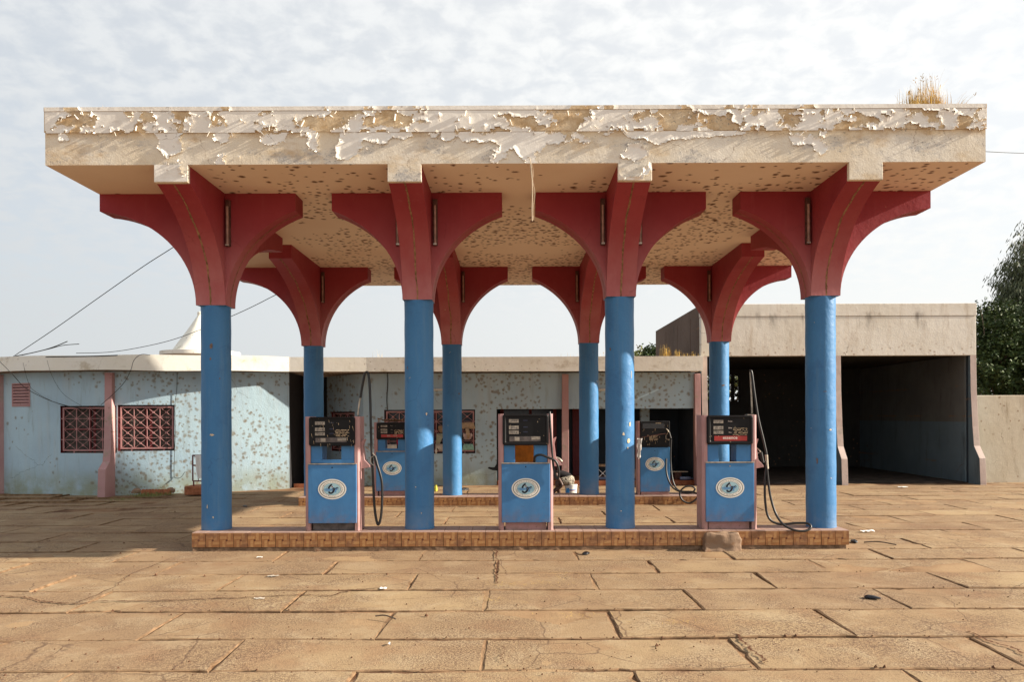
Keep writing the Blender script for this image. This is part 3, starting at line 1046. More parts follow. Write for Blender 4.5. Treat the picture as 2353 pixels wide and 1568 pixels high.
# long curled strips hanging from the edge
cur = MB()
rc = random.Random(5)
for i in range(90):
    x = rc.uniform(SX0 + .1, SX1 - .1)
    z = ZU + rc.uniform(-.03, .28) if i < 110 else rc.uniform(ZS + .05, ZU)
    if i >= 110:
        x = rc.choice([-4.4, -2.3, -.3, .55, 1.6, 3.8]) + rc.gauss(0, .25)
    L = rc.uniform(.02, .09)
    w = rc.uniform(.010, .03)
    a = rc.uniform(-2.4, -0.6)
    rad = rc.uniform(.006, .016)
    yb = SY0 - (.018 if i < 110 else .006)
    dx, dz = cos(a), sin(a)
    n = 7
    vs = []
    turn = rc.uniform(1.2, 3.6)
    for k in range(n):
        t = k / (n - 1)
        ang = turn * t
        off = rad * (1 - cos(ang)) + .002
        adv = rad * sin(ang)
        ww = w * (1 - .3 * t)
        # roll axis runs along (dx,dz); the strip curls across it
        vs.append((x + dx * 0 - dz * adv, yb - off, z + dx * adv))
        vs.append((x + dx * L - dz * adv * rc.uniform(.8, 1.1), yb - off * rc.uniform(.8, 1.2), z + dz * L + dx * adv))
    fs = [(2 * k, 2 * k + 1, 2 * k + 3, 2 * k + 2) for k in range(n - 1)]
    cur.add(vs, fs)
for (ex_, ez_, dx_, dz_, yb) in rc.sample(EDGES, min(1700, len(EDGES))):
    L = rc.uniform(.008, .028) * (2.1 if rc.random() < .10 else 1)
    w = rc.uniform(.008, .024)
    d = Vector((dx_ + rc.uniform(-.4, .4), 0, dz_ + rc.uniform(-.4, .4) - .25))
    if d.length < .1:
        continue
    d.normalize()
    sd = Vector((-d.z, 0, d.x))
    tilt = rc.uniform(.35, 1.25)
    base_ = Vector((ex_, yb - .004, ez_))
    v_, K = [], 3
    for k in range(K + 1):
        tt = k / K
        ang = tilt * (.4 + .9 * tt)
        p_ = base_ + d * (L * tt * cos(ang * .8)) + Vector((0, -1, 0)) * (L * tt * sin(ang))
        ww = w * (1 - .75 * tt ** 1.5) * rc.uniform(.75, 1.15)
        v_ += [p_ - sd * ww, p_ + sd * ww * rc.uniform(.6, 1.0)]
    cur.add(v_, [(2 * k, 2 * k + 1, 2 * k + 3, 2 * k + 2) for k in range(K)])
o = cur.build('paint_curls', M['paint'], canopy, recalc=False)
o['kind'] = 'stuff'


def bracket_mesh(L, tdeg, zc, ztip=ZS - .255, tilt_seed=0):
    """curved bracket along +x from a column centre at the origin"""
    th = radians(tdeg)
    ct, st = cos(th), sin(th)
    Le = (L - HW * ct) / (1 - ct) if ct > 1e-3 else L
    Hh = (ztip - zc) / st
    N = 22
    curve = []
    for i in range(N + 1):
        t = th * i / N
        curve.append((Le - (Le - HW) * cos(t), zc + Hh * sin(t)))
    poly = curve + [(L, ZS - .001), (HW, ZS - .001)]
    m = MB()
    n = len(poly)
    vs = [(a, -HW, b) for a, b in poly] + [(a, HW, b) for a, b in poly]
    fs = []
    for i in range(n - 1):
        if i == n - 2:
            continue
        fs.append((i, i + 1, n + i + 1, n + i))
    # side faces as fans of quads under the top edge
    m.add(vs, fs, 0)
    for sgn in (-HW, HW):
        top = [(HW + (L - HW) * i / N, ZS - .001) for i in range(N + 1)]
        v2 = [(a, sgn, b) for a, b in curve] + [(a, sgn, b) for a, b in top]
        f2 = [(i, i + 1, N + 2 + i, N + 1 + i) for i in range(N)]
        m.add(v2, f2, 0)
    # bare seam up the middle of the curve
    rnd = random.Random(tilt_seed)
    v3, k = [], 0
    dense = []
    for i in range(60 + 1):
        t = th * i / 60
        dense.append((Le - (Le - HW) * cos(t), zc + Hh * sin(t), t))
    for a, b, t in dense:
        w = 0.011 + rnd.uniform(-.004, .005)
        j = 0.03 * (float(vnoise(a * 3 + tilt_seed, b * 3, 2)) - .5) + rnd.uniform(-.003, .003)
        nx, nz = cos(t), -sin(t) * 0.9
        ln = math.hypot(nx, nz)
        nx, nz = -nx / ln * -0.003, nz / ln * .003
        v3.append((a + nx, j - w, b + nz))
        v3.append((a + nx, j + w, b + nz))
    m.add(v3, [(2 * i, 2 * i + 1, 2 * i + 3, 2 * i + 2) for i in range(60)], 1)
    return m


column_objs = {}
for r_ in (0, 1):
    for c_ in (0, 1, 2, 3):
        x, y, zc = (CXR if r_ else CX_)[c_], ROWY[r_], ZC[r_][c_]
        m = MB()
        base = 0.262 if r_ == 0 else 0.182
        prof, nseg = [], 26
        for i in range(nseg + 1):
            z = base + (zc - base) * i / nseg
            prof.append((RC * (1.012 if i == 0 else 1.0) + 0.002 * math.sin(i * 1.7 + c_), z))
        m.lathe(prof, x, y, 48, 0)
        m.quad((x - HW, y - HW, zc), (x + HW, y - HW, zc), (x + HW, y + HW, zc), (x - HW, y + HW, zc), 0)
        col = m.build('column', M['blue'], canopy, smooth=True, sharp=40)
        column_objs[(r_, c_)] = col
        arms = []
        arms.append((0, 1.25 if c_ < 3 else SX1 - x - .01, 68 if c_ < 3 else 84, ZS - .255))
        arms.append((180, 1.25 if c_ > 0 else x - SX0 - .01, 68 if c_ > 0 else 84, ZS - .255))
        if r_ == 0:
            arms.append((-90, y - SY0 - .072, 66, ZB + .002))
            arms.append((90, 2.78, 80, ZS - .26))
        else:
            arms.append((-90, 2.58, 72, ZS - .26))
            arms.append((90, SY1 - y - .02, 80, ZS - .26))
        for k, (ang, L, td, zt) in enumerate(arms):
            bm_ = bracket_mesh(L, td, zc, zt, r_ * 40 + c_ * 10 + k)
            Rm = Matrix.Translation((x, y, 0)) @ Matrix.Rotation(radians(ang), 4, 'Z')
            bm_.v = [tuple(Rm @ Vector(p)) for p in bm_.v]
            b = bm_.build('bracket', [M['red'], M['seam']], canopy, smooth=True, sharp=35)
            b.parent = canopy

# places where the paint has come off the columns
CHIPS = [(0, 0, 485, 795, 9, 15, 1), (0, 0, 487, 1000, 12, 6, 0), (0, 0, 484, 825, 5, 8, 1), (0, 0, 476, 1165, 3, 12, 0), (0, 0, 490, 1190, 4, 5, 0), (0, 0, 503, 870, 4, 4, 1),
         (0, 1, 979, 952, 5, 9, 0), (0, 1, 936, 845, 3, 9, 1), (0, 1, 955, 1120, 3, 3, 0), (0, 1, 968, 1180, 2, 4, 0),
         (0, 2, 1448, 975, 5, 12, 0), (0, 2, 1433, 998, 6, 9, 0), (0, 2, 1445, 1014, 9, 11, 0), (0, 2, 1443, 1030, 3, 6, 0), (0, 2, 1404, 802, 5, 9, 1), (0, 2, 1452, 860, 2, 22, 0), (0, 2, 1427, 1175, 3, 3, 0),
         (0, 3, 1909, 988, 8, 5, 0), (0, 3, 1880, 1060, 4, 18, 1), (0, 3, 1910, 1100, 2, 4, 0), (0, 3, 1896, 900, 10, 2, 1), (0, 3, 1870, 985, 2, 2, 0),
         (1, 1, 1054, 905, 4, 7, 1), (1, 3, 1662, 886, 9, 5, 1)]
rch = random.Random(12)
for r_, c_, xD, yD, wD, hD, kind in CHIPS:
    d0 = ROWY[r_] - RC
    p_ = at(xD, yD, d0)
    cxx = (CXR if r_ else CX_)[c_]
    sx_ = max(-.97, min(.97, (p_.x - cxx) / RC))
    a0_ = math.asin(sx_)
    sc_ = (ROWY[r_] - RC) / FPX
    m = MB()
    N = 11
    ring = []
    for k in range(N):
        t = 2 * pi * k / N
        q_ = rch.uniform(.55, 1.1)
        aa = a0_ + cos(t) * q_ * wD * sc_ / 2 / RC
        rr = RC + .0045
        ring.append((cxx + rr * sin(aa), ROWY[r_] - rr * cos(aa), p_.z + sin(t) * q_ * hD * sc_ / 2))
    m.add(ring + [(cxx + (RC + .0045) * sin(a0_), ROWY[r_] - (RC + .0045) * cos(a0_), p_.z)], [(k, (k + 1) % N, N) for k in range(N)])
    m.build('bare_patch', M['scuff'] if kind else M['barecol'], canopy, recalc=False)

# loose end of electric cable pulled out of the roof edge
p0 = at(1212, 361, 10.50)
w = MB()
rw = random.Random(3)
for k in range(6):
    x = p0.x
    pts = [p0 + Vector((0, 0.02, 0)), p0 + Vector((.03, -.03, -.03))]
    tgt = [(1222, 400), (1224, 440), (1222, 480), (1224, 505)]
    for (tx_, ty_) in tgt[: 4 if k < 3 else 3]:
        q = at(tx_ + rw.uniform(-5, 5) * (1 if k else .2), ty_ + rw.uniform(-5, 5), 10.48)
        pts.append(q)
    w.tube(smooth_path(pts, 5), 0.005 if k == 0 else 0.0018, 5)
hang = w.build('dangling_wires', M['wirepale'])
tag(hang, 'frayed pale electric wires dangling from the middle of the canopy roof edge', 'wires')

# lamp tubes in the corners of the brackets
LAMP_INFO = [
    (0, 0, 1, 'rusty tube light right of the leftmost front column under the canopy'),
    (0, 1, -1, 'tube light half hidden on the left of the second front column'),
    (0, 1, 1, 'tube light right of the second front column from the left'),
    (0, 2, -1, 'tube light on the left of the third front column'),
    (0, 2, 1, 'tube light half hidden on the right of the third front column'),
    (0, 3, -1, 'rusty tube light left of the rightmost front column'),
    (1, 0, 1, 'small looking tube light right of the leftmost rear column'),
    (1, 1, 1, 'tube light right of the second rear column from the left'),
    (1, 2, -1, 'tube light on the left of the third rear column'),
    (1, 3, -1, 'tube light left of the rightmost rear column'),
]
for r_, c_, sd_, lab in LAMP_INFO:
    x = (CXR if r_ else CX_)[c_] + sd_ * (HW + 0.055)
    y = ROWY[r_] - HW - 0.045
    t = thing('tube_light', lab, 'lamp', (x, y, 4.44), 'tube lights in the corners of the brackets')
    a = MB()
    a.box(x - .035, x + .035, y, y + .044, 4.44, 5.12)
    a.build('lamp_housing', M['fixture'], t, bevel=.004)
    a = MB()
    a.tube([(x, y - .018, 4.47), (x, y - .018, 5.02)], 0.019, 10)
    a.build('lamp_tube', M['tube'], t, smooth=True, sharp=50)
    a = MB()
    a.box(x - .024, x + .024, y - .036, y - .001, 4.445, 4.468)
    a.build('tube_holder', M['metal'], t)


# ------------------------------------------------------------------ grass tufts
def blades(name, mat, base_pts, h0, h1, n, seed, spread, w=.004, parent=None, lean=(0, 0)):
    rnd = random.Random(seed)
    m = MB()
    for i in range(n):
        bx, by, bz, hs = rnd.choice(base_pts)
        bx += rnd.gauss(0, spread)
        by += rnd.gauss(0, spread * .6)
        h = rnd.uniform(h0, h1) * hs
        a = rnd.uniform(0, 2 * pi)
        ln = rnd.uniform(.0, .5) ** 1.6 * h
        dx, dy = cos(a) * ln + lean[0] * h, sin(a) * ln + lean[1] * h
        side = Vector((-sin(a) + .3, cos(a), 0)).normalized()
        ww = w * rnd.uniform(.6, 1.3)
        vs, K = [], 5
        for k in range(K + 1):
            t = k / K
            p = Vector((bx + dx * t * t, by + dy * t * t, bz + h * (t - .18 * t * t)))
            q = side * ww * (1 - t * .85)
            vs += [p - q, p + q]
        m.add(vs, [(2 * k, 2 * k + 1, 2 * k + 3, 2 * k + 2) for k in range(K)])
        if rnd.random() < .06:   # seed head
            p = Vector((bx + dx, by + dy, bz + h * .82))
            for q in range(4):
                d = Vector((rnd.uniform(-1, 1), rnd.uniform(-1, 1), rnd.uniform(0, 1.4))).normalized() * .03
                m.add([p, p + d + side * .006, p + d * 1.4, p + d - side * .006], [(0, 1, 2, 3)])
                p = p - Vector((dx, dy, h)) * .03
    return m.build(name, mat, parent, recalc=False)


g = blades('dry_grass', M['straw'], [(5.38, 10.9, ZT, .70), (5.45, 10.9, ZT, .6), (5.60, 11.0, ZT, 1.0), (5.66, 10.9, ZT, 1.0), (5.3, 11, ZT, .4), (5.85, 11, ZT, .6), (5.40, 10.8, ZT, .6), (5.75, 10.9, ZT, .7)], .12, .66, 1000, 4, .065, .0032)
tag(g, 'tall tuft of dry yellow grass growing on the right end of the canopy roof', 'grass', kind='stuff')
g = blades('dry_grass', M['straw'], [(6.02, 10.9, ZT, .9), (5.95, 10.9, ZT, .5)], .2, .42, 60, 14, .05, .003, lean=(.5, 0))
tag(g, 'thin leaning wisps of dry grass at the right corner of the canopy roof', 'grass', kind='stuff')
g = blades('dry_grass', M['straw'], [(-5.4, 10.7, ZT, 1), (-5.2, 10.7, ZT, .7)], .05, .13, 12, 9, .05, .003)
tag(g, 'few short dry blades on the left end of the canopy roof', 'grass', kind='stuff')

# ------------------------------------------------------------------ pump islands
def tile_mesh(name, w, h, vertical, mat):
    me = bpy.data.meshes.new(name)
    t = .008
    b = .002
    if vertical:   # stands in xz, face towards -y
        vs = [(0, 0, 0), (w, 0, 0), (w, 0, h), (0, 0, h), (b, -t, b), (w - b, -t, b), (w - b, -t, h - b), (b, -t, h - b)]
    else:
        vs = [(0, 0, 0), (w, 0, 0), (w, h, 0), (0, h, 0), (b, b, t), (w - b, b, t), (w - b, h - b, t), (b, h - b, t)]
    me.from_pydata(vs, [], [(0, 1, 5, 4), (1, 2, 6, 5), (2, 3, 7, 6), (3, 0, 4, 7), (4, 5, 6, 7)])
    me.materials.append(mat)
    return me


def island(name, label, x0, x1, y0, y1, top, tile_bottom, seed, gap_range=None):
    rnd = random.Random(seed)
    t = thing(name, label, 'pump island', ((x0 + x1) / 2, (y0 + y1) / 2, 0))
    m = MB()
    # ragged concrete core
    n = 70
    vs = []
    for i in range(n + 1):
        x = x0 + .012 + (x1 - x0 - .024) * i / n
        jj = rnd.uniform(-.012, .012)
        vs += [(x, y0 + .004 - abs(jj), -.05), (x, y0 + .012 + jj, tile_bottom - .01), (x, y0 + .009, tile_bottom), (x, y0 + .009, top - .009), (x, y1 - .009, top - .009), (x, y1 - .009, -.05)]
    fs = []
    for i in range(n):
        for k in range(5):
            fs.append((i * 6 + k, (i + 1) * 6 + k, (i + 1) * 6 + k + 1, i * 6 + k + 1))
    fs.append((0, 1, 2, 3, 4, 5))
    fs.append(tuple(n * 6 + k for k in range(6)))
    m.add(vs, fs)
    m.build('concrete_core', M['mortar'], t)
    face = tile_mesh('tile', .1982, top - tile_bottom - .010, True, M['tile'])
    half = tile_mesh('tile', .0785, top - tile_bottom - .010, True, M['tile'])
    flat = tile_mesh('tile', .1985, .1985, False, M['toptile'])
    side = tile_mesh('tile', .1995, top - tile_bottom - .010, True, M['tile'])

    def put(me, loc, rz=0):
        o = bpy.data.objects.new('tile', me)
        COL.objects.link(o)
        o.parent = t
        o.location = Vector(loc) - t.location
        o.rotation_euler = (0, 0, rz)
        return o
    x = x0
    k = 0
    while x < x1 - .15:
        if abs(x1 - x - .28) < .07 and seed == 1:
            put(half, (x, y0 + .0085, tile_bottom))
            x += .081
            continue
        if not (gap_range and gap_range[0] < x + .1 < gap_range[1]):
            o = put(face, (x + rnd.uniform(-.001, .001), y0 + .0085 - rnd.uniform(0, .0015), tile_bottom + rnd.uniform(-.001, .001)))
        x += .202
        k += 1
    ny = int((y1 - y0) / .2)
    x = x0
    while x < x1 - .15:
        for j in range(ny):
            o = put(flat, (x, y0 + .012 + j * .2015, top - .0088))
            o.rotation_euler = (rnd.uniform(-.003, .003), rnd.uniform(-.003, .003), 0)
        x += .202
    for yy in range(ny):
        put(side, (x0 + .0085, y0 + .2 + yy * .2015, tile_bottom), -pi / 2)
        put(side, (x1 - .0085, y0 + .005 + yy * .2015, tile_bottom), pi / 2)
    return t


island('pump_island', 'front raised pump island faced with parquet patterned brown tiles', -4.63, 4.83, 11.69, 12.33, .268, .055, 1)
island('pump_island', 'rear raised pump island faced with brown tiles behind the front pumps', -4.62, 4.85, 17.5, 18.30, .190, .0, 2)

# crumbled block of cement in front of the island
blk = bmesh.new()
bmesh.ops.create_cube(blk, size=1)
bmesh.ops.subdivide_edges(blk, edges=blk.edges[:], cuts=9, use_grid_fill=True)
pc = at(1657, 1258, 11.62)
for v in blk.verts:
    x, y, z = v.co
    t_ = 1 - .06 * (z + .5)
    qx, qy, qz = x * .50 * t_, y * .20 * (1 - .35 * (z + .5)), (z + .5) * .262
    q = Vector((qx, qy, qz))
    q += Vector((fbm(qx * 9 + 3, qz * 9 + qy * 7, 4, 2) - .5, fbm(qx * 8, qz * 8 + 5, 4, 7) - .5, (fbm(qx * 11, qy * 11, 4, 9) - .5) * (1 if z > .3 else 0))) * .095
    if z < -.35:
        q.x *= 1.06
        q.y *= 1.15
    v.co = q + Vector((pc.x, 11.60, -.01))
me = bpy.data.meshes.new('cement_block')
blk.to_mesh(me)
blk.free()
me.polygons.foreach_set('use_smooth', [True] * len(me.polygons))
me.materials.append(M['stone'])
o = bpy.data.objects.new('cement_block', me)
COL.objects.link(o)
sb = o.modifiers.new('sub', 'SUBSURF')
sb.levels = sb.render_levels = 1
tag(o, 'rough crumbling cement block against the front island below the red labelled pump', 'cement block')


# ------------------------------------------------------------------ lettering
_font_cache = {}


def text_geo(ch, bold=0.0):
    key = (ch, bold)
    if key in _font_cache:
        return _font_cache[key]
    cu = bpy.data.curves.new('t', 'FONT')
    cu.body = ch
    cu.size = 1.0
    cu.offset = bold
    cu.resolution_u = 3
    ob = bpy.data.objects.new('t', cu)
    COL.objects.link(ob)
    bpy.context.view_layer.update()
    dg = bpy.context.evaluated_depsgraph_get()
    me = bpy.data.meshes.new_from_object(ob.evaluated_get(dg))
    vs = [tuple(v.co[:2]) for v in me.vertices]
    fs = [tuple(p.vertices) for p in me.polygons]
    bpy.data.objects.remove(ob)
    bpy.data.curves.remove(cu)
    bpy.data.meshes.remove(me)
    w_ = max([v[0] for v in vs]) if vs else .25
    x0 = min([v[0] for v in vs]) if vs else 0
    _font_cache[key] = (vs, fs, x0, w_)
    return _font_cache[key]


def put_text(m, txt, x, z, size, y, mi, bold=0.0, sx=1.0, center=False, skip=()):
    vs, fs, a, b = text_geo(txt, bold)
    if center:
        x = x - (a + b) / 2 * size * sx
    m.add([(x + vx * size * sx, y, z + vz * size) for vx, vz in vs], fs, mi)


# the oval sticker (built once, shared)
def ellipse_pts(a, b, n=48):
    return [(a * cos(2 * pi * i / n), b * sin(2 * pi * i / n)) for i in range(n)]


def sticker():
    m = MB()
    A, B = .207, .149

    def disc(a, b, y, mi):
        P = ellipse_pts(a, b)
        m.add([(p[0], y, p[1]) for p in P], [tuple(range(len(P)))], mi)
    disc(A, B, -.0010, 0)
    disc(A * .900, B * .875, -.0016, 1)
    disc(A * .862, B * .825, -.0022, 0)
    disc(A * .622, B * .60, -.0028, 1)
    disc(A * .607, B * .582, -.0034, 2)
    # lettering round the ring
    ra, rb = A * .675, B * .655

    def ring(txt, t0, t1, inward=False, size=.0235):
        N = len(txt)
        for i, ch in enumerate(txt):
            if ch == ' ':
                continue
            t = t0 + (t1 - t0) * (i + .5) / N
            vs, fs, a, b = text_geo(ch, .008)
            ex, ez = ra * cos(t), rb * sin(t)
            if inward:
                ex, ez = A * .80 * cos(t), B * .775 * sin(t)
            tx_, tz_ = (ra * sin(t), -rb * cos(t)) if not inward else (-ra * sin(t), rb * cos(t))
            ln = math.hypot(tx_, tz_)
            tx_, tz_ = tx_ / ln, tz_ / ln
            nx_, nz_ = -tz_, tx_
            m.add([(ex + tx_ * (vx - (a + b) / 2) * size * .82 + nx_ * vz * size, -.0028, ez + tz_ * (vx - (a + b) / 2) * size * .82 + nz_ * vz * size) for vx, vz in vs], fs, 1)
    ring("Compagnie d'Importation et de Distribution de Produits", radians(218), radians(-38))
    ring("Pétroliers", radians(248), radians(292), True, .026)
    for t in (radians(236), radians(304)):
        cx_, cz_ = A * .745 * cos(t), B * .72 * sin(t)
        m.add([(cx_ + .0042 * cos(k * pi / 4), -.0028, cz_ + .0042 * sin(k * pi / 4)) for k in range(8)], [tuple(range(8))], 1)

    # hook shaped C
    def stroke(pts, w, mi, y=-.0042):
        P = smooth_path([(a, 0, b) for a, b in pts], 5)
        L = []
        for i, p in enumerate(P):
            d = P[min(i + 1, len(P) - 1)] - P[max(i - 1, 0)]
            d.normalize()
            ww = w[0] + (w[1] - w[0]) * i / (len(P) - 1) if isinstance(w, tuple) else w
            L.append((p.x - d.z * ww, y, p.z + d.x * ww))
            L.append((p.x + d.z * ww, y, p.z - d.x * ww))
        m.add(L, [(2 * i, 2 * i + 1, 2 * i + 3, 2 * i + 2) for i in range(len(P) - 1)], mi)
    # hand + letters (mid blue)
    stroke([(-.118, .002), (-.06, .004), (-.03, .0)], (.004, .012), 3, -.0042)
    stroke([(-.116, -.012), (-.06, -.010), (-.03, -.008)], (.004, .012), 3, -.0044)
    stroke([(-.10, -.026), (-.05, -.022), (-.02, -.014)], (.004, .010), 3, -.0046)
    stroke([(-.035, -.006), (-.01, -.008), (.002, .006)], (.016, .008), 3, -.0048)
    stroke([(.004, .018), (.004, -.044)], .006, 3, -.0050)
    stroke([(-.004, -.045), (.060, -.045)], .0035, 3, -.0052)
    stroke([(.050, .022), (.050, -.044)], .011, 3, -.0054)
    stroke([(.034, .020), (.075, .020)], .005, 3, -.0056)
    stroke([(.055, .012), (.078, .004), (.06, -.010)], .007, 3, -.0058)
    stroke([(.000, .066), (-.02, .058), (-.045, .028), (-.050, .006)], (.013, .012), 1, -.0060)
    stroke([(-.050, -.034), (-.038, -.052), (-.012, -.058), (.012, -.040), (.026, -.024)], (.012, .012), 1, -.0062)
    stroke([(.012, .018), (.030, .014), (.036, -.006), (.020, -.030), (.012, -.028)], .0078, 1, -.0064)
    stroke([(.016, .014), (.016, -.026)], .0062, 1, -.0066)
    stroke([(.050, .004), (.072, .024), (.086, .020), (.090, .010)], (.0065, .0035), 1, -.0068)
    for k in range(4):
        z_ = .004 - k * .014
        m.add([(.094, -.0042, z_), (.099, -.0042, z_), (.099, -.0042, z_ - .007), (.094, -.0042, z_ - .007)], [(0, 1, 2, 3)], 3)
    m.add([(.001 + .0105 * cos(k * pi / 5), -.0060, .034 + .0105 * sin(k * pi / 5)) for k in range(10)], [tuple(range(10))], 4)
    me_o = m.build('sticker', [M['stw'], M['stk'], M['stb'], M['stm'], M['str']], recalc=False)
    return me_o


_st = sticker()
STICKER = _st.data
bpy.data.objects.remove(_st)


def rrect(x0, x1, z0, z1, r, n=5):
    out = []
    for cx_, cz_, a0 in ((x1 - r, z1 - r, 0), (x0 + r, z1 - r, pi / 2), (x0 + r, z0 + r, pi), (x1 - r, z0 + r, 3 * pi / 2)):
        for k in range(n + 1):
            a = a0 + pi / 2 * k / n
            out.append((cx_ + r * cos(a), cz_ + r * sin(a)))
    return out


def chamfer_post(m, x0, x1, y0, y1, z0, z1, c):
    """upright with its outer front corner cut off; c>0 chamfers the x1 side, c<0 the x0 side"""
    if c > 0:
        poly = [(x0, y0), (x1 - c, y0), (x1, y0 + c * .8), (x1, y1), (x0, y1)]
    else:
        poly = [(x0, y0 - c * .8), (x0 - c, y0), (x1, y0), (x1, y1), (x0, y1)]
    m.prism(poly, lambda a, b, t: (a, b, t), z0, z1)


def pump(loc, label, kind, H=1.685, W=.80, D=.36, rz=0.0):
    t = thing('fuel_pump', label, 'fuel pump', loc, 'fuel pumps under the canopy')
    t.rotation_euler = (0, 0, rz)
    hw = W / 2
    B = dict(parent=t, world=False)
    if kind == 'old':
        hw = W / 2
        m = MB()
        m.box(-hw + .05, hw, .0, D, .07, H * .645)
        m.build('cabinet', M['pblue'], bevel=.006, **B)
        m = MB()
        m.box(-hw + .07, hw - .02, .03, D - .02, 0, .068)
        m.build('plinth', M['ppink'], **B)
        m = MB()
        m.box(-hw, -hw + .048, .01, D, .0, H)
        m.build('side_panel', M['ppink'], bevel=.005, **B)
        m = MB()
        m.box(-hw + .05, hw - .0, -.01, D, H * .648, H)
        m.build('display_head', M['pblack'], bevel=.012, **B)
        m = MB()
        m.box(-hw + .10, hw - .12, -.014, -.0105, H * .90, H * .97)
        m.build('display_window', M['glass'], **B)
        m = MB()
        rnd = random.Random(8)
        for k in range(6):
            x = -.10
            for q in range(2):
                L = rnd.uniform(.05, .11)
                z = H * .80 - k * .018
                m.box(x, x + L, -.0125, -.0102, z - .003, z + .003)
                x += L + .02
        for k in range(26):
            x, z = rnd.uniform(-.28, .33), rnd.uniform(H * .67, H * .97)
            m.box(x, x + .003, -.0125, -.0102, z, z + rnd.uniform(.01, .06))
        m.box(.04, .16, -.0125, -.0102, H * .965, H * .975)
        m.build('scratches', M['scratch'], **B)
        s_ = bpy.data.objects.new('sticker', STICKER)
        COL.objects.link(s_)
        s_.parent = t
        s_.location = (.02, -.001, H * .42)
        m = MB()
        m.tube([(.02, -.002, H * .60), (.02, .004, H * .60)], .008, 10)
        m.build('keyhole', M['pblack'], **B)
        return t
    # upright side panels
    for sg in (-1, 1):
        m = MB()
        if sg < 0:
            chamfer_post(m, -hw, -hw + .078, 0.0, D, 0, H, -.030)
        else:
            chamfer_post(m, hw - .078, hw, 0.0, D, 0, H, .030)
        m.build('side_panel', M['ppink'], bevel=.003, **B)
    iw = hw - .081
    m = MB()
    m.box(-iw + .02, iw - .02, .05, D - .02, 0, .112)
    m.build('plinth', M['ppink'] if kind == 'blank2' else M['dialgrey'] if kind == 'blank' else M['ppink'], **B)
    # lower cabinet, slightly proud of the posts
    zc0, zc1 = .114, .972
    m = MB()
    cw = .352
    m.box(-cw, cw, -.022, D - .01, zc0, zc1)
    cab = m.build('cabinet', M['pblue'], bevel=.007, **B)
    m = MB()
    m.box(-cw - .004, cw + .004, -.030, .012, zc1 + .001, zc1 + .016)
    m.build('metal_trim', M['metal'], bevel=.003, **B)
    m = MB()
    m.tube([(.0, -.0235, zc1 - .045), (.0, -.010, zc1 - .045)], .010, 12)
    m.build('keyhole', M['pblack'] if kind != 'essence' else M['metal'], **B)
    if kind in ('blank', 'essence_old'):
        m = MB()
        m.box(-.318, .318, .012, .05, zc1 + .018, zc1 + .07)
        m.build('cabinet_lip', M['pblue'], bevel=.004, **B)
    # two blue uprights with daylight between them
    m = MB()
    m.box(-.318, -.155, .02, D - .03, zc1 + .0165, 1.26)
    m.build('upright', M['pblue'], bevel=.004, **B)
    m = MB()
    m.box(.125 if kind != 'essence' else .105, .318, .02, D - .03, zc1 + .0165, 1.26)
    m.build('upright', M['pblue'], bevel=.004, **B)
    # black head
    h0, h1 = 1.242, H - .005
    m = MB()
    m.prism(rrect(-.335, .335, h0, h1, .035), lambda a, b, tt: (a, tt, b), -.035, D - .01)
    hd = m.build('display_head', M['pblack'], bevel=.006, smooth=False, **B)
    m = MB()
    outer = rrect(-.332, .332, h0 + .003, h1 - .003, .034)
    inner = rrect(-.285, .287, h0 + .050, h1 - .038, .012)
    n = len(outer)
    m.add([(a, -.0365, b) for a, b in outer] + [(a, -.052, b) for a, b in rrect(-.322, .322, h0 + .012, h1 - .012, .03)] + [(a, -.052, b) for a, b in rrect(-.298, .298, h0 + .036, h1 - .028, .018)] + [(a, -.040, b) for a, b in inner],
          [(q * n + i, q * n + (i + 1) % n, (q + 1) * n + (i + 1) % n, (q + 1) * n + i) for q in range(3) for i in range(n)])
    m.add([(a, -.040, b) for a, b in inner], [tuple(range(n))])
    m.build('head_bezel', M['pblack'], smooth=True, sharp=25, **B)
    yy = -.0415
    hh = h1 - h0
    for a0, a1, txt in ((.84, .73, '0 0 0 0'), (.63, .51, '0 0 0 0'), (.47, .365, '8 8 6' if kind == 'essence' else '7 0 0 0')):
        m = MB()
        m.box(-.242, -.100, yy - .001, yy + .003, h0 + hh * a1, h0 + hh * a0, 0)
        zt = h0 + hh * a1 + .012
        put_text(m, txt, -.171, zt, .030, yy - .002, 1, .02, 1.0, True)
        m.build('dial_window', [M['dial'], M['bluetag'] if kind != 'essence_old' else M['pblack']], recalc=False, **B)
    if kind in ('essence', 'essence_old'):
        for txt, zf, sz in (('Francs', .775, .028), ('Litres', .55, .026), ('F/Litre', .40, .019)):
            m = MB()
            put_text(m, txt, .0, h0 + hh * zf, sz, yy - .001, 0, .006, .85, True)
            m.build('lettering', M['ltext'] if kind == 'essence' else M['dial'], recalc=False, **B)
        m = MB()
        m.box(-.232, .245, yy - .002, yy + .002, h0 + hh * .125, h0 + hh * .295)
        m.build('label_panel', M['redbar'], **B)
        m = MB()
        if kind == 'essence':
            put_text(m, 'essence', -.002, h0 + hh * .185, .068, yy - .0032, 0, .014, 1.0, True)
        else:
            put_text(m, 'ess', -.105, h0 + hh * .185, .060, yy - .0032, 0, .02, 1.0)
            put_text(m, 'nce', .03, h0 + hh * .195, .060, yy - .0032, 0, .02, 1.0)
            put_text(m, 'ı', .0, h0 + hh * .18, .045, yy - .0032, 0, .01, 1.0)
        m.build('lettering', M['ltext'] if kind == 'essence' else M['dial'], recalc=False, **B)
    else:
        for zf in (.80, .585, .43):
            m = MB()
            m.box(-.035, .03, yy - .001, yy + .003, h0 + hh * zf - .008, h0 + hh * zf + .008)
            m.build('blanked_label', M['bluetag'], **B)
        m = MB()
        m.box(-.236, .215, yy - .002, yy + .002, h0 + hh * .125, h0 + hh * .285, 0)
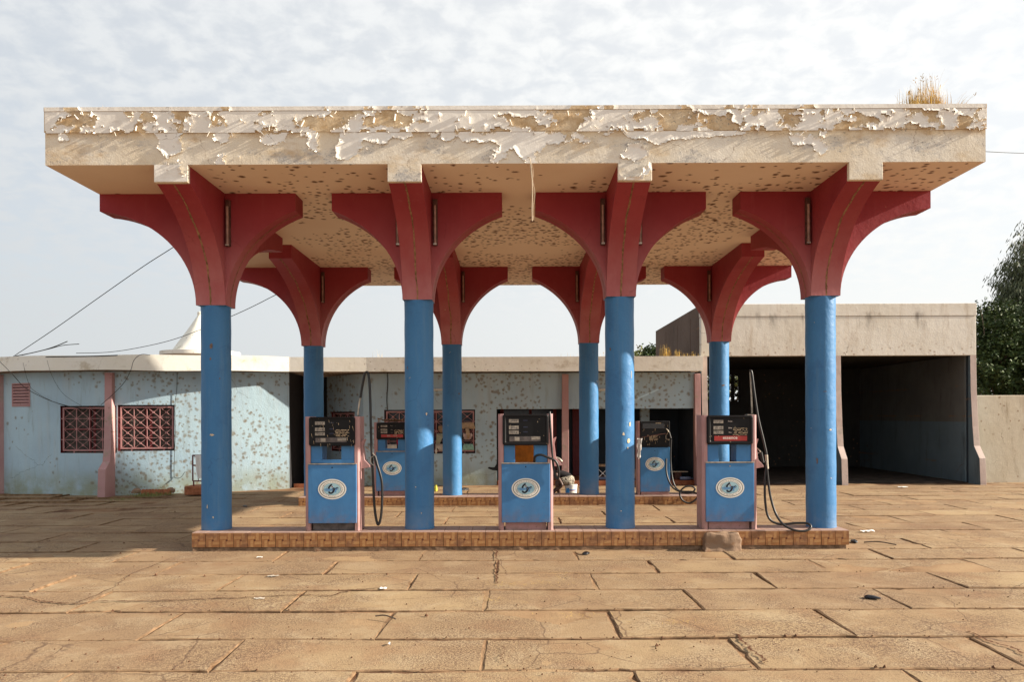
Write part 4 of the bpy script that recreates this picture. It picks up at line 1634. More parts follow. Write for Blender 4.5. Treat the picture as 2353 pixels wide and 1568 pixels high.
        m.box(.085, .213, yy - .004, yy - .0025, h0 + hh * .18, h0 + hh * .28, 1)
        m.box(-.16, -.09, yy - .004, yy - .0025, h0 + hh * .14, h0 + hh * .27, 1)
        m.build('label_panel', [M['dialgrey'], M['dial']], recalc=True, **B)
    # brushed-out price text and scratches
    rnd = random.Random(len(label))
    m = MB()
    if kind != 'blank2':
        for k in range(5):
            z = h0 + hh * (.55 - k * .052)
            x = .035 + rnd.uniform(0, .03)
            while x < .25:
                L = rnd.uniform(.02, .09)
                P = [(x + L * q / 5, z + rnd.uniform(-.003, .003)) for q in range(6)]
                P = [(a, b) for a, b in P if a < .26]
                if len(P) > 1:
                    w_ = rnd.uniform(.0022, .0042)
                    m.add([(a, yy - .001, b - w_) for a, b in P] + [(a, yy - .001, b + w_) for a, b in P], [(i, i + 1, len(P) + i + 1, len(P) + i) for i in range(len(P) - 1)])
                x += L + rnd.uniform(.004, .03)
    for k in range(34 if kind == 'blank' else 8):
        x, z = rnd.uniform(-.32, .32), rnd.uniform(h0 + .02, h1 - .02)
        dx_, L = rnd.uniform(-.006, .012), rnd.uniform(.004, .05 if kind == 'blank' else .02)
        w_ = rnd.uniform(.001, .0026)
        m.add([(x - w_, -.0535, z), (x + w_, -.0535, z), (x + dx_ + w_, -.0535, z - L), (x + dx_ - w_, -.0535, z - L)], [(0, 1, 2, 3)])
    m.build('scratches', M['scratch'], recalc=False, **B)
    s_ = bpy.data.objects.new('sticker', STICKER)
    COL.objects.link(s_)
    s_.parent = t
    s_.location = (0, -.0225, .612)
    return t


def wtube(name, t, pts, r, mat, n=10, k=6):
    """tube through world points, parented to thing t"""
    m = MB()
    inv = (Matrix.Translation(t.location) @ Matrix.Rotation(t.rotation_euler.z, 4, 'Z')).inverted()
    P = [inv @ p for p in smooth_path(pts, k)]
    m.tube(P, r, n)
    return m.build(name, mat, t, smooth=True, sharp=50, world=False)


def holster(t, x, z, side=1, D=.36):
    m = MB()
    poly = [(0, 0), (.13, 0.02), (.125, .05), (.05, .13), (.025, .34), (.055, .44), (.02, .42), (0, .40)]
    m.prism([(x + side * a, z + b) for a, b in poly], lambda a, b, tt: (a, tt, b), .10, .24)
    return m.build('nozzle_holster', M['ppink'], t, bevel=.004, world=False)


def nozzle(t, pts, spout_end, grip):
    """pistol nozzle: body along pts (world), trigger guard, spout"""
    a, b = pts
    wtube('nozzle', t, [a, (a + b) / 2, b], .024, M['rubber'], 10)
    wtube('spout', t, [a, (a + spout_end) / 2 + Vector((0, 0, .01)), spout_end], .010, M['metal'], 8)
    c = b + grip
    wtube('trigger_guard', t, [a + grip * .3, a + grip, (a + b) / 2 + grip * 1.3, b + grip * .5], .006, M['metal'], 6)


# --- front left pump
PY = 11.82
def pump_x(xD, depth=PY):
    return (xD - PCX) * depth / FPX


p1 = pump((pump_x(763.5), PY, .268), 'front left fuel pump with black paint scratched display and tall hose mast', 'blank', H=1.672)
holster(p1, .40, .90)
a_ = at(822, 955, 12.0)
wtube('hose_mast', p1, [a_, at(826, 925, 12.0), at(840, 858, 12.0)], .013, M['metal'], 8, 3)
wtube('hose', p1, [at(838, 858, 12.0), at(845, 857, 12.0), at(849, 880, 11.95), at(851, 930, 11.9), at(853, 1010, 11.88), at(857, 1100, 11.87), at(861, 1170, 11.86), at(868, 1206, 11.85), at(875, 1190, 11.84), at(878, 1150, 11.84), at(877, 1105, 11.84), at(866, 1066, 11.84)], .0185, M['rubber'], 10)
wtube('hose_sleeve', p1, [at(838, 858, 11.99), at(832, 890, 11.99), at(828, 915, 11.99)], .019, M['rubber'], 8, 3)
nozzle(p1, (at(861, 1048, 11.85), at(867, 1070, 11.85)), at(840, 1027, 11.95), Vector((-.055, 0, -.03)))

# --- front middle pump
p2 = pump((pump_x(1207.5), PY, .268), 'front middle fuel pump with plain dark display and dented blue cabinet', 'blank2', H=1.70)
holster(p2, .40, .92)
wtube('hose', p2, [at(1264, 975, 11.86), at(1263, 948, 11.84), at(1265, 985, 11.80), at(1268, 1030, 11.78), at(1272, 1075, 11.77), at(1279, 1100, 11.77), at(1284, 1095, 11.76), at(1283, 1075, 11.75), at(1276, 1060, 11.74), at(1262, 1053, 11.73), at(1243, 1046, 11.73), at(1230, 1050, 11.76), at(1228, 1062, 11.82)], .0175, M['rubber'], 10)
m = MB()
poly = [(0, 0), (-.09, .01), (-.155, .035), (-.15, .055), (-.06, .05), (-.03, .10), (-.015, .30), (-.03, .34), (0, .33)]
m.prism([(-.40 + a, .86 + b) for a, b in poly], lambda a, b, tt: (a, tt, b), .12, .22)
m.build('nozzle_holster', M['pblack'], p2, world=False, bevel=.004)
wtube('nozzle', p2, [at(1272, 1052, 11.95), at(1284, 1055, 11.95), at(1291, 1062, 11.95)], .02, M['metal'], 8, 3)

# --- front right pump
p3 = pump((pump_x(1676.0), PY, .268), 'front right fuel pump with red panel reading essence in clean lettering', 'essence', H=1.672)
holster(p3, .40, .88)
wtube('hose_mast', p3, [at(1728, 951, 11.98), at(1727, 920, 11.98), at(1724, 855, 11.98)], .013, M['metal'], 8, 3)
m = MB()
m.box(.30, .40, .12, .24, 1.668, 1.680)
m.build('mast_bracket', M['metal'], p3, world=False)
wtube('hose', p3, [at(1722, 853, 11.97), at(1727, 856, 11.96), at(1733, 900, 11.93), at(1742, 960, 11.9), at(1756, 1020, 11.87), at(1762, 1056, 11.85), at(1758, 1100, 11.83), at(1758, 1150, 11.82), at(1766, 1190, 11.80), at(1790, 1205, 11.78), at(1830, 1203, 11.74), at(1856, 1204, 11.68), at(1863, 1213, 11.64), at(1850, 1221, 11.61), at(1825, 1219, 11.61), at(1800, 1206, 11.66), at(1782, 1180, 11.75), at(1770, 1140, 11.8), at(1764, 1095, 11.82), at(1761, 1060, 11.83)], .0175, M['rubber'], 10)
wtube('hose_swivel', p3, [at(1761, 1046, 11.83), at(1763, 1078, 11.83)], .022, M['metal'], 10, 2)
nozzle(p3, (at(1748, 1040, 11.95), at(1753, 1064, 11.95)), at(1738, 1030, 12.0), Vector((-.045, 0, -.02)))

# --- rear left pump
p4 = pump((at(901.5, 1130, 17.75).x, 17.75, .19), 'rear left fuel pump with faded red panel, partly hidden behind a front column', 'essence_old', H=1.62)
m = MB()
rnd = random.Random(2)
for i in range(70):
    x, y = rnd.uniform(-.25, .33), rnd.uniform(.02, .3)
    a, L = rnd.uniform(0, 2 * pi), rnd.uniform(.06, .16)
    z = 1.622 + rnd.uniform(0, .05)
    m.add([(x, y, z), (x + cos(a) * L, y + sin(a) * L, z + rnd.uniform(-.01, .05)), (x + cos(a + .4) * L, y + sin(a + .4) * L, z + rnd.uniform(-.01, .03))], [(0, 1, 2)])
o = m.build('dry_leaves', M['seam'], p4, world=False, recalc=False)
o['kind'] = 'stuff'

# --- rear right pump
p5 = pump((at(1503, 1130, 17.75).x, 17.75, .19), 'rear right fuel pump with blank black head, rag and coiled hose', 'old', H=1.62, W=.70, D=.34)
wtube('hose', p5, [at(1531, 1055, 17.7), at(1532, 1090, 17.6), at(1545, 1120, 17.5), at(1570, 1133, 17.46), at(1590, 1132, 17.44), at(1597, 1124, 17.44), at(1588, 1118, 17.44), at(1572, 1121, 17.43), at(1562, 1134, 17.42), at(1568, 1150, 17.40), at(1583, 1157, 17.40), at(1597, 1150, 17.40), at(1604, 1138, 17.42), at(1590, 1131, 17.5), at(1560, 1128, 17.55), at(1546, 1105, 17.62), at(1541, 1060, 17.7), at(1542, 1010, 17.72)], .019, M['rubber'], 10)
nozzle(p5, (at(1537, 994, 17.72), at(1541, 1008, 17.72)), at(1530, 985, 17.75), Vector((-.06, 0, -.06)))
wtube('tie_cord', p5, [at(1474, 1006, 17.72), at(1490, 1003, 17.71), at(1510, 1000, 17.71), at(1530, 997, 17.72)], .007, M['fixture'], 6, 3)
# rag hanging from the cord
m = MB()
rnd = random.Random(6)
q0 = at(1470, 1008, 17.70)
n = 9
vs = []
for i in range(n):
    for k in range(9):
        vs.append((q0.x - .055 + .11 * i / (n - 1) * (1 - .4 * k / 8) + .01 * sin(k * 1.7 + i), q0.y - .015 * cos(i * 2.1) - .01, q0.z - .46 * k / 8 - (.05 * abs(i - 4) / 4 * -1 if k == 8 else 0)))
m.add(vs, [(i * 9 + k, (i + 1) * 9 + k, (i + 1) * 9 + k + 1, i * 9 + k + 1) for i in range(n - 1) for k in range(8)])
rag = m.build('rag', M['towel'], smooth=True, recalc=False)
tag(rag, 'ragged grey white cloth hanging on the left of the rear right fuel pump', 'cloth')


# ------------------------------------------------------------------ station building behind
def dense_path(pts, k=8, curved=True):
    if curved:
        return [(p.x, p.y) for p in smooth_path([(a, b, 0) for a, b in pts], k)]
    return pts


def path_cum(path):
    s = [0.0]
    for a, b in zip(path[:-1], path[1:]):
        s.append(s[-1] + math.hypot(b[0] - a[0], b[1] - a[1]))
    return s


def path_pt(path, cum, s):
    s = min(max(s, 0), cum[-1])
    for i in range(len(cum) - 1):
        if s <= cum[i + 1] + 1e-9:
            t = (s - cum[i]) / max(1e-9, cum[i + 1] - cum[i])
            a, b = path[i], path[i + 1]
            return (a[0] + (b[0] - a[0]) * t, a[1] + (b[1] - a[1]) * t), ((b[0] - a[0]) / (cum[i + 1] - cum[i]), (b[1] - a[1]) / (cum[i + 1] - cum[i]))
    return path[-1], (1, 0)


def path_s(path, cum, xD, yD=1000):
    """arc length at which the path crosses a line of sight"""
    u, v = xD - PCX, yD - PCY
    k = (cos(ROLL) * u + sin(ROLL) * v) / FPX
    best = None
    n = 4000
    for i in range(n + 1):
        s = cum[-1] * i / n
        (x, y), _ = path_pt(path, cum, s)
        e = abs(x / y - k)
        if best is None or e < best[0]:
            best = (e, s)
    return best[1]


def wall_strip(path, z0, z1, holes, m, mi=0, step=.5):
    cum = path_cum(path)
    S = set(round(q, 4) for q in cum)
    Zs = {z0, z1}
    for a, b, c, d in holes:
        S |= {round(a, 4), round(b, 4)}
        Zs |= {c, d}
    S = sorted(S)
    S = [q for i, q in enumerate(S) if i == 0 or q - S[i - 1] > .003]
    Zs = sorted(Zs)
    for i in range(len(S) - 1):
        (xa, ya), _ = path_pt(path, cum, S[i])
        (xb, yb), _ = path_pt(path, cum, S[i + 1])
        sm = (S[i] + S[i + 1]) / 2
        for k in range(len(Zs) - 1):
            zm = (Zs[k] + Zs[k + 1]) / 2
            if any(a < sm < b and c < zm < d for a, b, c, d in holes):
                continue
            m.quad((xa, ya, Zs[k]), (xb, yb, Zs[k]), (xb, yb, Zs[k + 1]), (xa, ya, Zs[k + 1]), mi)


class Frame:
    """local frame on a wall: a along, b into the wall, z up"""
    def __init__(self, o, d):
        self.o, self.d = o, d
        self.n = (-d[1], d[0])

    def __call__(self, a, b, z):
        return (self.o[0] + self.d[0] * a + self.n[0] * b, self.o[1] + self.d[1] * a + self.n[1] * b, z)


def fbox(m, F, a0, a1, b0, b1, z0, z1, mi=0):
    vs = [F(a, b, z) for z in (z0, z1) for b in (b0, b1) for a in (a0, a1)]
    m.add(vs, [(0, 2, 3, 1), (4, 5, 7, 6), (0, 1, 5, 4), (2, 6, 7, 3), (0, 4, 6, 2), (1, 3, 7, 5)], mi)


def window(bld, F, w, z0, z1, nx, nz, curtain=True, seed=0):
    """recessed opening with dark red joinery, glass, and an ironwork grille in front"""
    rnd = random.Random(seed)
    m = MB()
    D = .17
    A = w / 2
    m.quad(F(-A, 0, z0), F(A, 0, z0), F(A, D, z0), F(-A, D, z0), 0)
    m.quad(F(-A, 0, z1), F(A, 0, z1), F(A, D, z1), F(-A, D, z1), 0)
    m.quad(F(-A, 0, z0), F(-A, D, z0), F(-A, D, z1), F(-A, 0, z1), 0)
    m.quad(F(A, 0, z0), F(A, D, z0), F(A, D, z1), F(A, 0, z1), 0)
    o = m.build('window', [M['redframe']], bld)
    m = MB()
    m.quad(F(-A, D, z0), F(A, D, z0), F(A, D, z1), F(-A, D, z1), 0)
    m.build('pane', [M['glass']], o)
    # curtain folds behind
    if curtain:
        m = MB()
        n = 70
        a0, a1 = -A * .92, A * .95
        vs = []
        for i in range(n + 1):
            a = a0 + (a1 - a0) * i / n
            b = D - .012 - .010 * (1 + sin(i * 1.3 + sin(i * .31) * 2))
            vs += [F(a, b, z0 + .02), F(a, b, z1 - .02)]
        m.add(vs, [(2 * i, 2 * i + 2, 2 * i + 3, 2 * i + 1) for i in range(n) if not (abs((i / n) - .46) < .035)])
        m.build('curtain', M['curtain'], o, smooth=True, recalc=False)
    m = MB()
    zm = (z0 + z1) / 2
    fbox(m, F, -A, A, D - .055, D - .035, zm - .02, zm + .025)
    for a in (-A * .04, A * .12):
        fbox(m, F, a - .03, a + .03, D - .054, D - .036, z0, z1)
    m.build('glazing_bar', M['redframe'], o)
    # grille
    m = MB()
    g0, g1, h0, h1 = -A + .07, A - .05, z0 + .07, z1 - .06
    r = .010
    b = .035
    for a in (g0, g1):
        fbox(m, F, a - .018, a + .018, b - .018, b + .018, h0 - .018, h1 + .018)
    for z in (h0, h1):
        fbox(m, F, g0 - .018, g1 + .018, b - .0175, b + .0175, z - .018, z + .018)
    cw, ch = (g1 - g0) / nx, (h1 - h0) / nz
    for i in range(1, nx):
        a = g0 + i * cw
        fbox(m, F, a - .009, a + .009, b - .009, b + .009, h0, h1)
    for k in range(1, nz):
        z = h0 + k * ch
        fbox(m, F, g0, g1, b - .006, b + .006, z - .006, z + .006)
    for i in range(nx):
        for k in range(nz):
            a0_, z0_ = g0 + i * cw, h0 + k * ch
            for s_ in (0, 1):
                p = (a0_, z0_ + (ch if s_ else 0))
                q = (a0_ + cw, z0_ + (0 if s_ else ch))
                m.tube([F(p[0], b - .004, p[1]), F(q[0], b - .004, q[1])], .0062, 4, caps=False)
            a_, z_ = a0_ + cw / 2, z0_ + ch / 2
            fbox(m, F, a_ - .026, a_ + .026, b - .018, b - .004, z_ - .026, z_ + .026)
            if i > 0 and k > 0:
                fbox(m, F, a0_ - .022, a0_ + .022, b - .018, b - .004, z0_ - .022, z0_ + .022)
    for z in (h0 + ch, h0 + 3 * ch):
        fbox(m, F, -A, g0, b - .01, b + .01, z - .012, z + .012)
        fbox(m, F, g1, A, b - .01, b + .01, z - .012, z + .012)
    for a in (g0 + cw * .8, g1 - cw * .7):
        fbox(m, F, a - .012, a + .012, b - .008, b + .008, z0, h0)
    gr = m.build('grille', M['grille'], o)
    return o


def fin(bld, F, thick, prof, zt, mat, name='pilaster', side=None):
    """wall fin with a flared foot; prof = list of (z, projection)"""
    m = MB()
    poly = [(-p, z) for z, p in prof] + [(.08, prof[-1][0]), (.08, prof[0][0])]
    m.prism(poly, lambda b, z, t: F(t, b, z), -thick / 2, thick / 2)
    if side:
        m.m[-2] = m.m[-1] = 1
        mat = [mat, side]
    return m.build(name, mat, bld, bevel=.006)


station = thing('station_building', 'low pale blue building with curved left front, cream roof edge and pink pilasters', 'building', (-5, 24, 0))
ROOF0, ROOF1 = 3.15, 3.54
lp = dense_path([(-17.8, 24.8), (-15.6, 23.0), (-13.6, 21.8), (-12.0, 21.25), (-10.6, 21.06), (-9.6, 21.12), (-8.6, 21.3), (-7.4, 21.6), (-6.05, 22.0)], 8)
lc = path_cum(lp)
holes = []
win = []
for xa, xb, ya, yb in ((139, 268, 1042, 933), (271, 401, 1037, 931)):
    sa, sb_ = path_s(lp, lc, xa), path_s(lp, lc, xb)
    (x, y), d = path_pt(lp, lc, (sa + sb_) / 2)
    xm = (xa + xb) / 2
    z0, z1 = at(xm, ya, y).z, at(xm, yb, y).z
    holes.append((sa, sb_, z0, z1))
    (pa, _), (pb, _) = path_pt(lp, lc, sa), path_pt(lp, lc, sb_)
    w = math.hypot(pb[0] - pa[0], pb[1] - pa[1])
    dd = ((pb[0] - pa[0]) / w, (pb[1] - pa[1]) / w)
    win.append((Frame(((pa[0] + pb[0]) / 2, (pa[1] + pb[1]) / 2), dd), w, z0, z1))
# louvre opening
sa, sb_ = path_s(lp, lc, 29), path_s(lp, lc, 70)
(pa, _), (pb, _) = path_pt(lp, lc, sa), path_pt(lp, lc, sb_)
yv = (pa[1] + pb[1]) / 2
vz0, vz1 = at(50, 935, yv).z, at(50, 881, yv).z
holes.append((sa, sb_, vz0, vz1))
m = MB()
wall_strip(lp, -.2, 3.14, holes, m)
m.build('wall', M['bwall'], station)
for i, (F, w, z0, z1) in enumerate(win):
    window(station, F, w, z0, z1, 4, 4, True, i)
wv = math.hypot(pb[0] - pa[0], pb[1] - pa[1])
FV = Frame(((pa[0] + pb[0]) / 2, (pa[1] + pb[1]) / 2), ((pb[0] - pa[0]) / wv, (pb[1] - pa[1]) / wv))
m = MB()
A = wv / 2
for a in (-A, A - .03):
    fbox(m, FV, a, a + .03, -.02, .12, vz0, vz1)
for z in (vz0, vz1 - .03):
    fbox(m, FV, -A + .031, A - .031, -.0195, .12, z, z + .03)
m.quad(FV(-A, .121, vz0), FV(A, .121, vz0), FV(A, .121, vz1), FV(-A, .121, vz1))
vent = m.build('louvre_vent', M['pinkwall'], station)
n = 7
for k in range(n):
    m = MB()
    z = vz0 + .03 + (vz1 - vz0 - .06) * k / n
    hgt = (vz1 - vz0 - .06) / n
    m.prism([(-.015, z + .01), (.07, z + hgt * .95), (.07, z + hgt * .95 + .012), (-.015, z + .045)], lambda b, zz, t: FV(t, b, zz), -A + .032, A - .032)
    m.build('slat', M['pinkwall'], vent)

PROF = [(-.2, .54), (.0, .54), (.62, .50), (.80, .28), (1.1, .22), (2.0, .17), (3.10, .15)]
s_ = path_s(lp, lc, 256)
(x, y), d = path_pt(lp, lc, s_)
fin(station, Frame((x, y), d), .19, PROF, 3.1, M['pinkwall'])
s_ = path_s(lp, lc, 4)
(x, y), d = path_pt(lp, lc, s_)
fin(station, Frame((x, y), d), .19, PROF, 3.1, M['pinkwall'])

# return wall at the entrance, dark lobby, angled wall
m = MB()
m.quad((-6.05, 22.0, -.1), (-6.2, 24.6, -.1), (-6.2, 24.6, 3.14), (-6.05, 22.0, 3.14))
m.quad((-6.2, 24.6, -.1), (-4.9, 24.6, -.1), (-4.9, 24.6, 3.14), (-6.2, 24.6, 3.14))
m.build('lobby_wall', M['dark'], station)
ang = [(-5.55, 24.3), (-4.17, 22.72)]
ac = path_cum(ang)
a0, a1 = path_s(ang, ac, 762), path_s(ang, ac, 815)
m = MB()
zz1, zz0 = 2.08, .92
wall_strip(ang, -.1, 3.14, [(a0, a1, zz0, zz1)], m)
m.build('wall', M['bwall'], station)
(pa, _), (pb, _) = path_pt(ang, ac, a0), path_pt(ang, ac, a1)
w = math.hypot(pb[0] - pa[0], pb[1] - pa[1])
window(station, Frame(((pa[0] + pb[0]) / 2, (pa[1] + pb[1]) / 2), ((pb[0] - pa[0]) / w, (pb[1] - pa[1]) / w)), w, zz0, zz1, 3, 4, True, 5)
m = MB()
m.box(-6.0, -5.0, 22.25, 22.4, -.05, .09)
m.build('entrance_step', M['brick'], station)

# middle wall with the big window, lintel over the porch
WY = 22.72


def wx(xD, d=WY, yD=1000):
    return at(xD, yD, d).x


x_a, x_o, x_e = -4.17, wx(1141), wx(1597)
wb0, wb1 = wx(883), wx(1092)
wz0, wz1 = at(988, 1043, WY).z, at(988, 942, WY).z
zl = at(1350, 940, WY).z
m = MB()
mid = [(x_a, WY), (x_e, WY)]
wall_strip(mid, -.1, 3.14, [(wb0 - x_a, wb1 - x_a, wz0, wz1), (x_o - x_a, x_e - x_a, -.1, zl)], m)
# thickness of the opening
m.quad((x_o, WY, 0), (x_o, WY + .25, 0), (x_o, WY + .25, zl), (x_o, WY, zl))
m.quad((x_o, WY, zl), (x_e, WY, zl), (x_e, WY + .25, zl), (x_o, WY + .25, zl))
m.build('wall', M['bwall'], station)
window(station, Frame(((wb0 + wb1) / 2, WY), (1, 0)), wb1 - wb0, wz0, wz1, 7, 4, False, 7)
# porch room
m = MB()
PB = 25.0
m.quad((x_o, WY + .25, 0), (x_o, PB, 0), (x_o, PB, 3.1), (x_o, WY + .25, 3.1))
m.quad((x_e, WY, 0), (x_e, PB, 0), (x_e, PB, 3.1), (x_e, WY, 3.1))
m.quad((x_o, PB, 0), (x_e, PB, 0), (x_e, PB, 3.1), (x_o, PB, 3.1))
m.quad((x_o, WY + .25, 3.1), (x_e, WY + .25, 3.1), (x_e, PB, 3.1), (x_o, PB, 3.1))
m.build('porch_wall', M['ginnerlow'], station)  # near-black colour carries the painted shade of the porch too
m = MB()
m.box(x_o + .02, x_e - .02, WY - .03, PB - .02, -.05, .10)
m.build('porch_step', M['brick'], station, bevel=.01)
m = MB()
for x in (wx(1290), ):
    m.prism([(0, 0), (.185, 0), (.195, .4), (.20, 3.10), (.02, 3.10), (.0, .4)], lambda a, b, t: (x + a, t, b), WY - .14, WY - .012)
m.build('porch_column', M['pinkwall'], station, bevel=.008)
# piece of blue wall behind the end
m = MB()
m.box(wx(1470, 24.5), wx(1490, 24.5), 24.3, 24.5, .1, 3.0)
m.build('inner_pier', M['bwall'], station)


def panel_door(x0, x1, y, z0, z1, mat, name='door'):
    m = MB()
    m.box(x0, x1, y - .05, y, z0, z1)
    o = m.build(name, mat, station, bevel=.004)
    m = MB()
    for a, b in ((.08, .48), (.54, .94)):
        m.box(x0 + .08, x1 - .08, y - .062, y - .0505, z0 + (z1 - z0) * a, z0 + (z1 - z0) * b)
    m.build('door_panel', mat, o, bevel=.006)
    m = MB()
    m.tube([(x1 - .08, y - .06, z0 + .95), (x1 - .08, y - .10, z0 + .95)], .02, 8)
    m.build('handle', M['metal'], o)


panel_door(wx(1316, 24.9), wx(1350, 24.9), 24.97, .10, 2.15, M['redframe'])
# red framed shop front behind the middle pump
m = MB()
xa, xb = wx(1150, 24.8), wx(1279, 24.8)
for a, b in ((xa, xa + .10), (xb - .10, xb), ((xa + xb) / 2 + .02, (xa + xb) / 2 + .10)):
    m.box(a, b, 24.86, 24.94, .10, 2.3)
m.box(xa, xb, 24.85, 24.93, 2.2, 2.32)
o = m.build('shop_front', M['redframe'], station)
m = MB()
m.quad((xa, 24.95, .1), (xb, 24.95, .1), (xb, 24.95, 2.3), (xa, 24.95, 2.3))
m.build('pane', M['glass'], o)

# end pilaster of the station
F = Frame((wx(1603.5, 22.6), WY - .01), (1, 0))
fin(station, F, .16, [(-.1, .52), (.62, .48), (.8, .24), (1.1, .16), (3.10, .12)], 3.1, M['pinkwall'])

# roof: slab, cream edge
fp = dense_path([(-18.6, 24.0), (-17.0, 22.9), (-15.3, 22.0), (-13.5, 21.3), (-11.5, 20.75), (-9.8, 20.62), (-7.8, 21.05), (-5.97, 21.72)], 7)
fp = fp + [(-3.93, 21.86), (wx(1616, 21.86), 21.86)]


def fz(x):   # the edge sags a touch
    return .012 * math.sin(x * .9) + .008 * math.sin(x * 2.3)


m = MB()
vs = []
fs = []
for i, (x, y) in enumerate(fp):
    vs += [(x, y, ROOF0 + fz(x)), (x, y, ROOF1 + fz(x + 2)), (x + .02, y + .14, ROOF1 + fz(x + 2)), (x + .02, y + .14, ROOF0 + fz(x))]
for i in range(len(fp) - 1):
    for k in range(4):
        fs.append((4 * i + k, 4 * i + (k + 1) % 4, 4 * i + 4 + (k + 1) % 4, 4 * i + 4 + k))
m.add(vs, fs)
xe, ye = fp[-1]
m.box(xe - .14, xe, ye + .002, 22.75, ROOF0, ROOF1)
m.build('roof_edge', M['cream'], station)
m = MB()
for i in range(len(fp) - 1):
    (x0, y0), (x1, y1) = fp[i], fp[i + 1]
    if i == len(fp) - 2:
        x1 -= .15
    m.quad((x0, y0 + .1, ROOF0 + .04), (x1, y1 + .1, ROOF0 + .04), (x1, 31, ROOF0 + .04), (x0, 31, ROOF0 + .04), 1)
    m.quad((x0, y0 + .1, ROOF1 - .04), (x1, y1 + .1, ROOF1 - .04), (x1, 31, ROOF1 - .04), (x0, 31, ROOF1 - .04), 0)
m.build('roof_slab', [M['garside'], M['soffit']], station)
# wall lights
for xl, lab in ((1006, 'white tube light on the lintel wall between the second front and rear columns'), (1386, 'white tube light high on the porch lintel right of the pink column')):
    p = at(xl, 896, WY - .06)
    t = thing('wall_light', lab, 'lamp', (p.x, WY, p.z))
    m = MB()
    m.box(p.x - .32, p.x + .32, WY - .05, WY - .002, p.z - .03, p.z + .03)
    m.build('lamp_housing', M['tubew'], t)
    m = MB()
    m.tube([(p.x - .3, WY - .07, p.z - .01), (p.x + .3, WY - .07, p.z - .01)], .018, 8)
    m.build('lamp_tube', M['tubew'], t, smooth=True, sharp=50)

# cables on the wall
def cable(pts, r, label, k=6, mat='wire'):
    m = MB()
    r = r * .72
    m.tube(smooth_path(pts, k), r, 5)
    o = m.build('cable', M[mat])
    return tag(o, label, 'cable')


(pv, _) = path_pt(lp, lc, path_s(lp, lc, 404))
dv = pv[1] - .03
cable([at(407, 858, dv), at(406, 900, dv), at(402, 930, dv), at(403, 1000, dv), at(401, 1040, dv), at(400, 1090, dv), at(403, 1099, dv), at(415, 1098, dv - .05), at(425, 1085, dv)], .010, 'cable running down the blue wall right of the grilled window, ending in a loop')
cable([at(890, 858, WY - .02), at(891, 880, WY - .02), at(889, 915, WY - .02), at(890, 942, WY - .02)], .016, 'conduit down the wall above the left corner of the laundry window')
cable([at(-10, 826, 20.0), at(0, 832, 20.4), at(30, 862, 20.9), at(60, 893, 21.2), at(120, 923, 21.1), at(185, 940, 20.95), at(206, 941, 20.95)], .011, 'sagging black cable from the left roof edge to the left window')
cable([at(53, 834, 20.9), at(62, 870, 21.0), at(74, 895, 21.3), at(110, 918, 21.2), at(150, 933, 21.05), at(200, 940, 20.95)], .006, 'thin wire hanging from the roof edge above the louvred vent')
cable([at(108, 828, 20.6), at(120, 865, 20.8), at(145, 905, 21.0), at(185, 932, 20.95), at(203, 937, 20.95)], .005, 'thin pale wire hanging from the roof edge above the left window')
cable([at(232, 931, 20.8), at(256, 910, 20.6), at(285, 880, 20.3), at(300, 852, 20.1), at(308, 828, 20.0), at(325, 815, 20.1), at(345, 817, 20.6)], .010, 'black cable looping from the roof edge across the pink pilaster')
cable([at(30, 820, 21.5), at(120, 760, 20.5), at(230, 682, 19.6), at(330, 612, 18.9), at(400, 567, 18.2), at(480, 512, 17.6)], .013, 'straight black cable rising from the left roof to behind the leftmost bracket')
cable([at(35, 819, 21.5), at(80, 810, 21.6), at(120, 799, 21.6), at(155, 785, 21.5)], .018, 'short twisted cable end sticking up from the left roof edge')
cable([at(50, 817, 21.5), at(110, 803, 21.6), at(145, 794, 21.6), at(182, 791, 21.6)], .014, 'short stiff cable end lying out over the left roof')
cable([at(690, 650, 18.0), at(635, 677, 18.6), at(580, 705, 19.3), at(532, 727, 20), at(460, 758, 21), at(390, 783, 21.6), at(310, 801, 22), at(245, 810, 22), at(175, 812, 22)], .012, 'sagging black cable passing in front of the white cone')
cable([at(2262, 348, 12.5), at(2300, 350, 14), at(2360, 352.5, 16), at(2600, 362, 26)], .009, 'thin wire leaving the right end of the canopy')
cable([at(105, 821, 20.4), at(160, 820, 20.4), at(225, 819, 20.3), at(270, 817, 20.2)], .020, 'black pipe lying along the left roof edge', 4)

# ------------------------------------------------------------------ cone on the roof
m = MB()
cx_, cy_ = at(461, 805, 26).x, 26.0
R = 1.22
m.lathe([(.78, 3.3), (.78, 3.86), (R, 3.90), (R, 4.02), (.88, 4.05), (.84, 4.08), (.64, 4.37), (.44, 4.66), (.28, 4.90), (.15, 5.11), (.10, 5.19), (.095, 5.31), (.0, 5.34)], cx_, cy_, 56)
o = m.build('roof_cone', M['cream'], smooth=True, sharp=25)
tag(o, 'white plastered cone with a flat brim standing on the roof behind the leftmost column', 'cone')

# ------------------------------------------------------------------ garage
garage = thing('garage_building', 'tall grey concrete garage with two wide dark open bays and flared pink pillars', 'building', (9, 26, 0))
GY, GB = 22.66, 29.8
gx0, gx1 = wx(1612, GY), wx(2243, GY, 760)
gt = at(1930, 698, GY).z
gb = at(1930, 818, GY).z
m = MB()
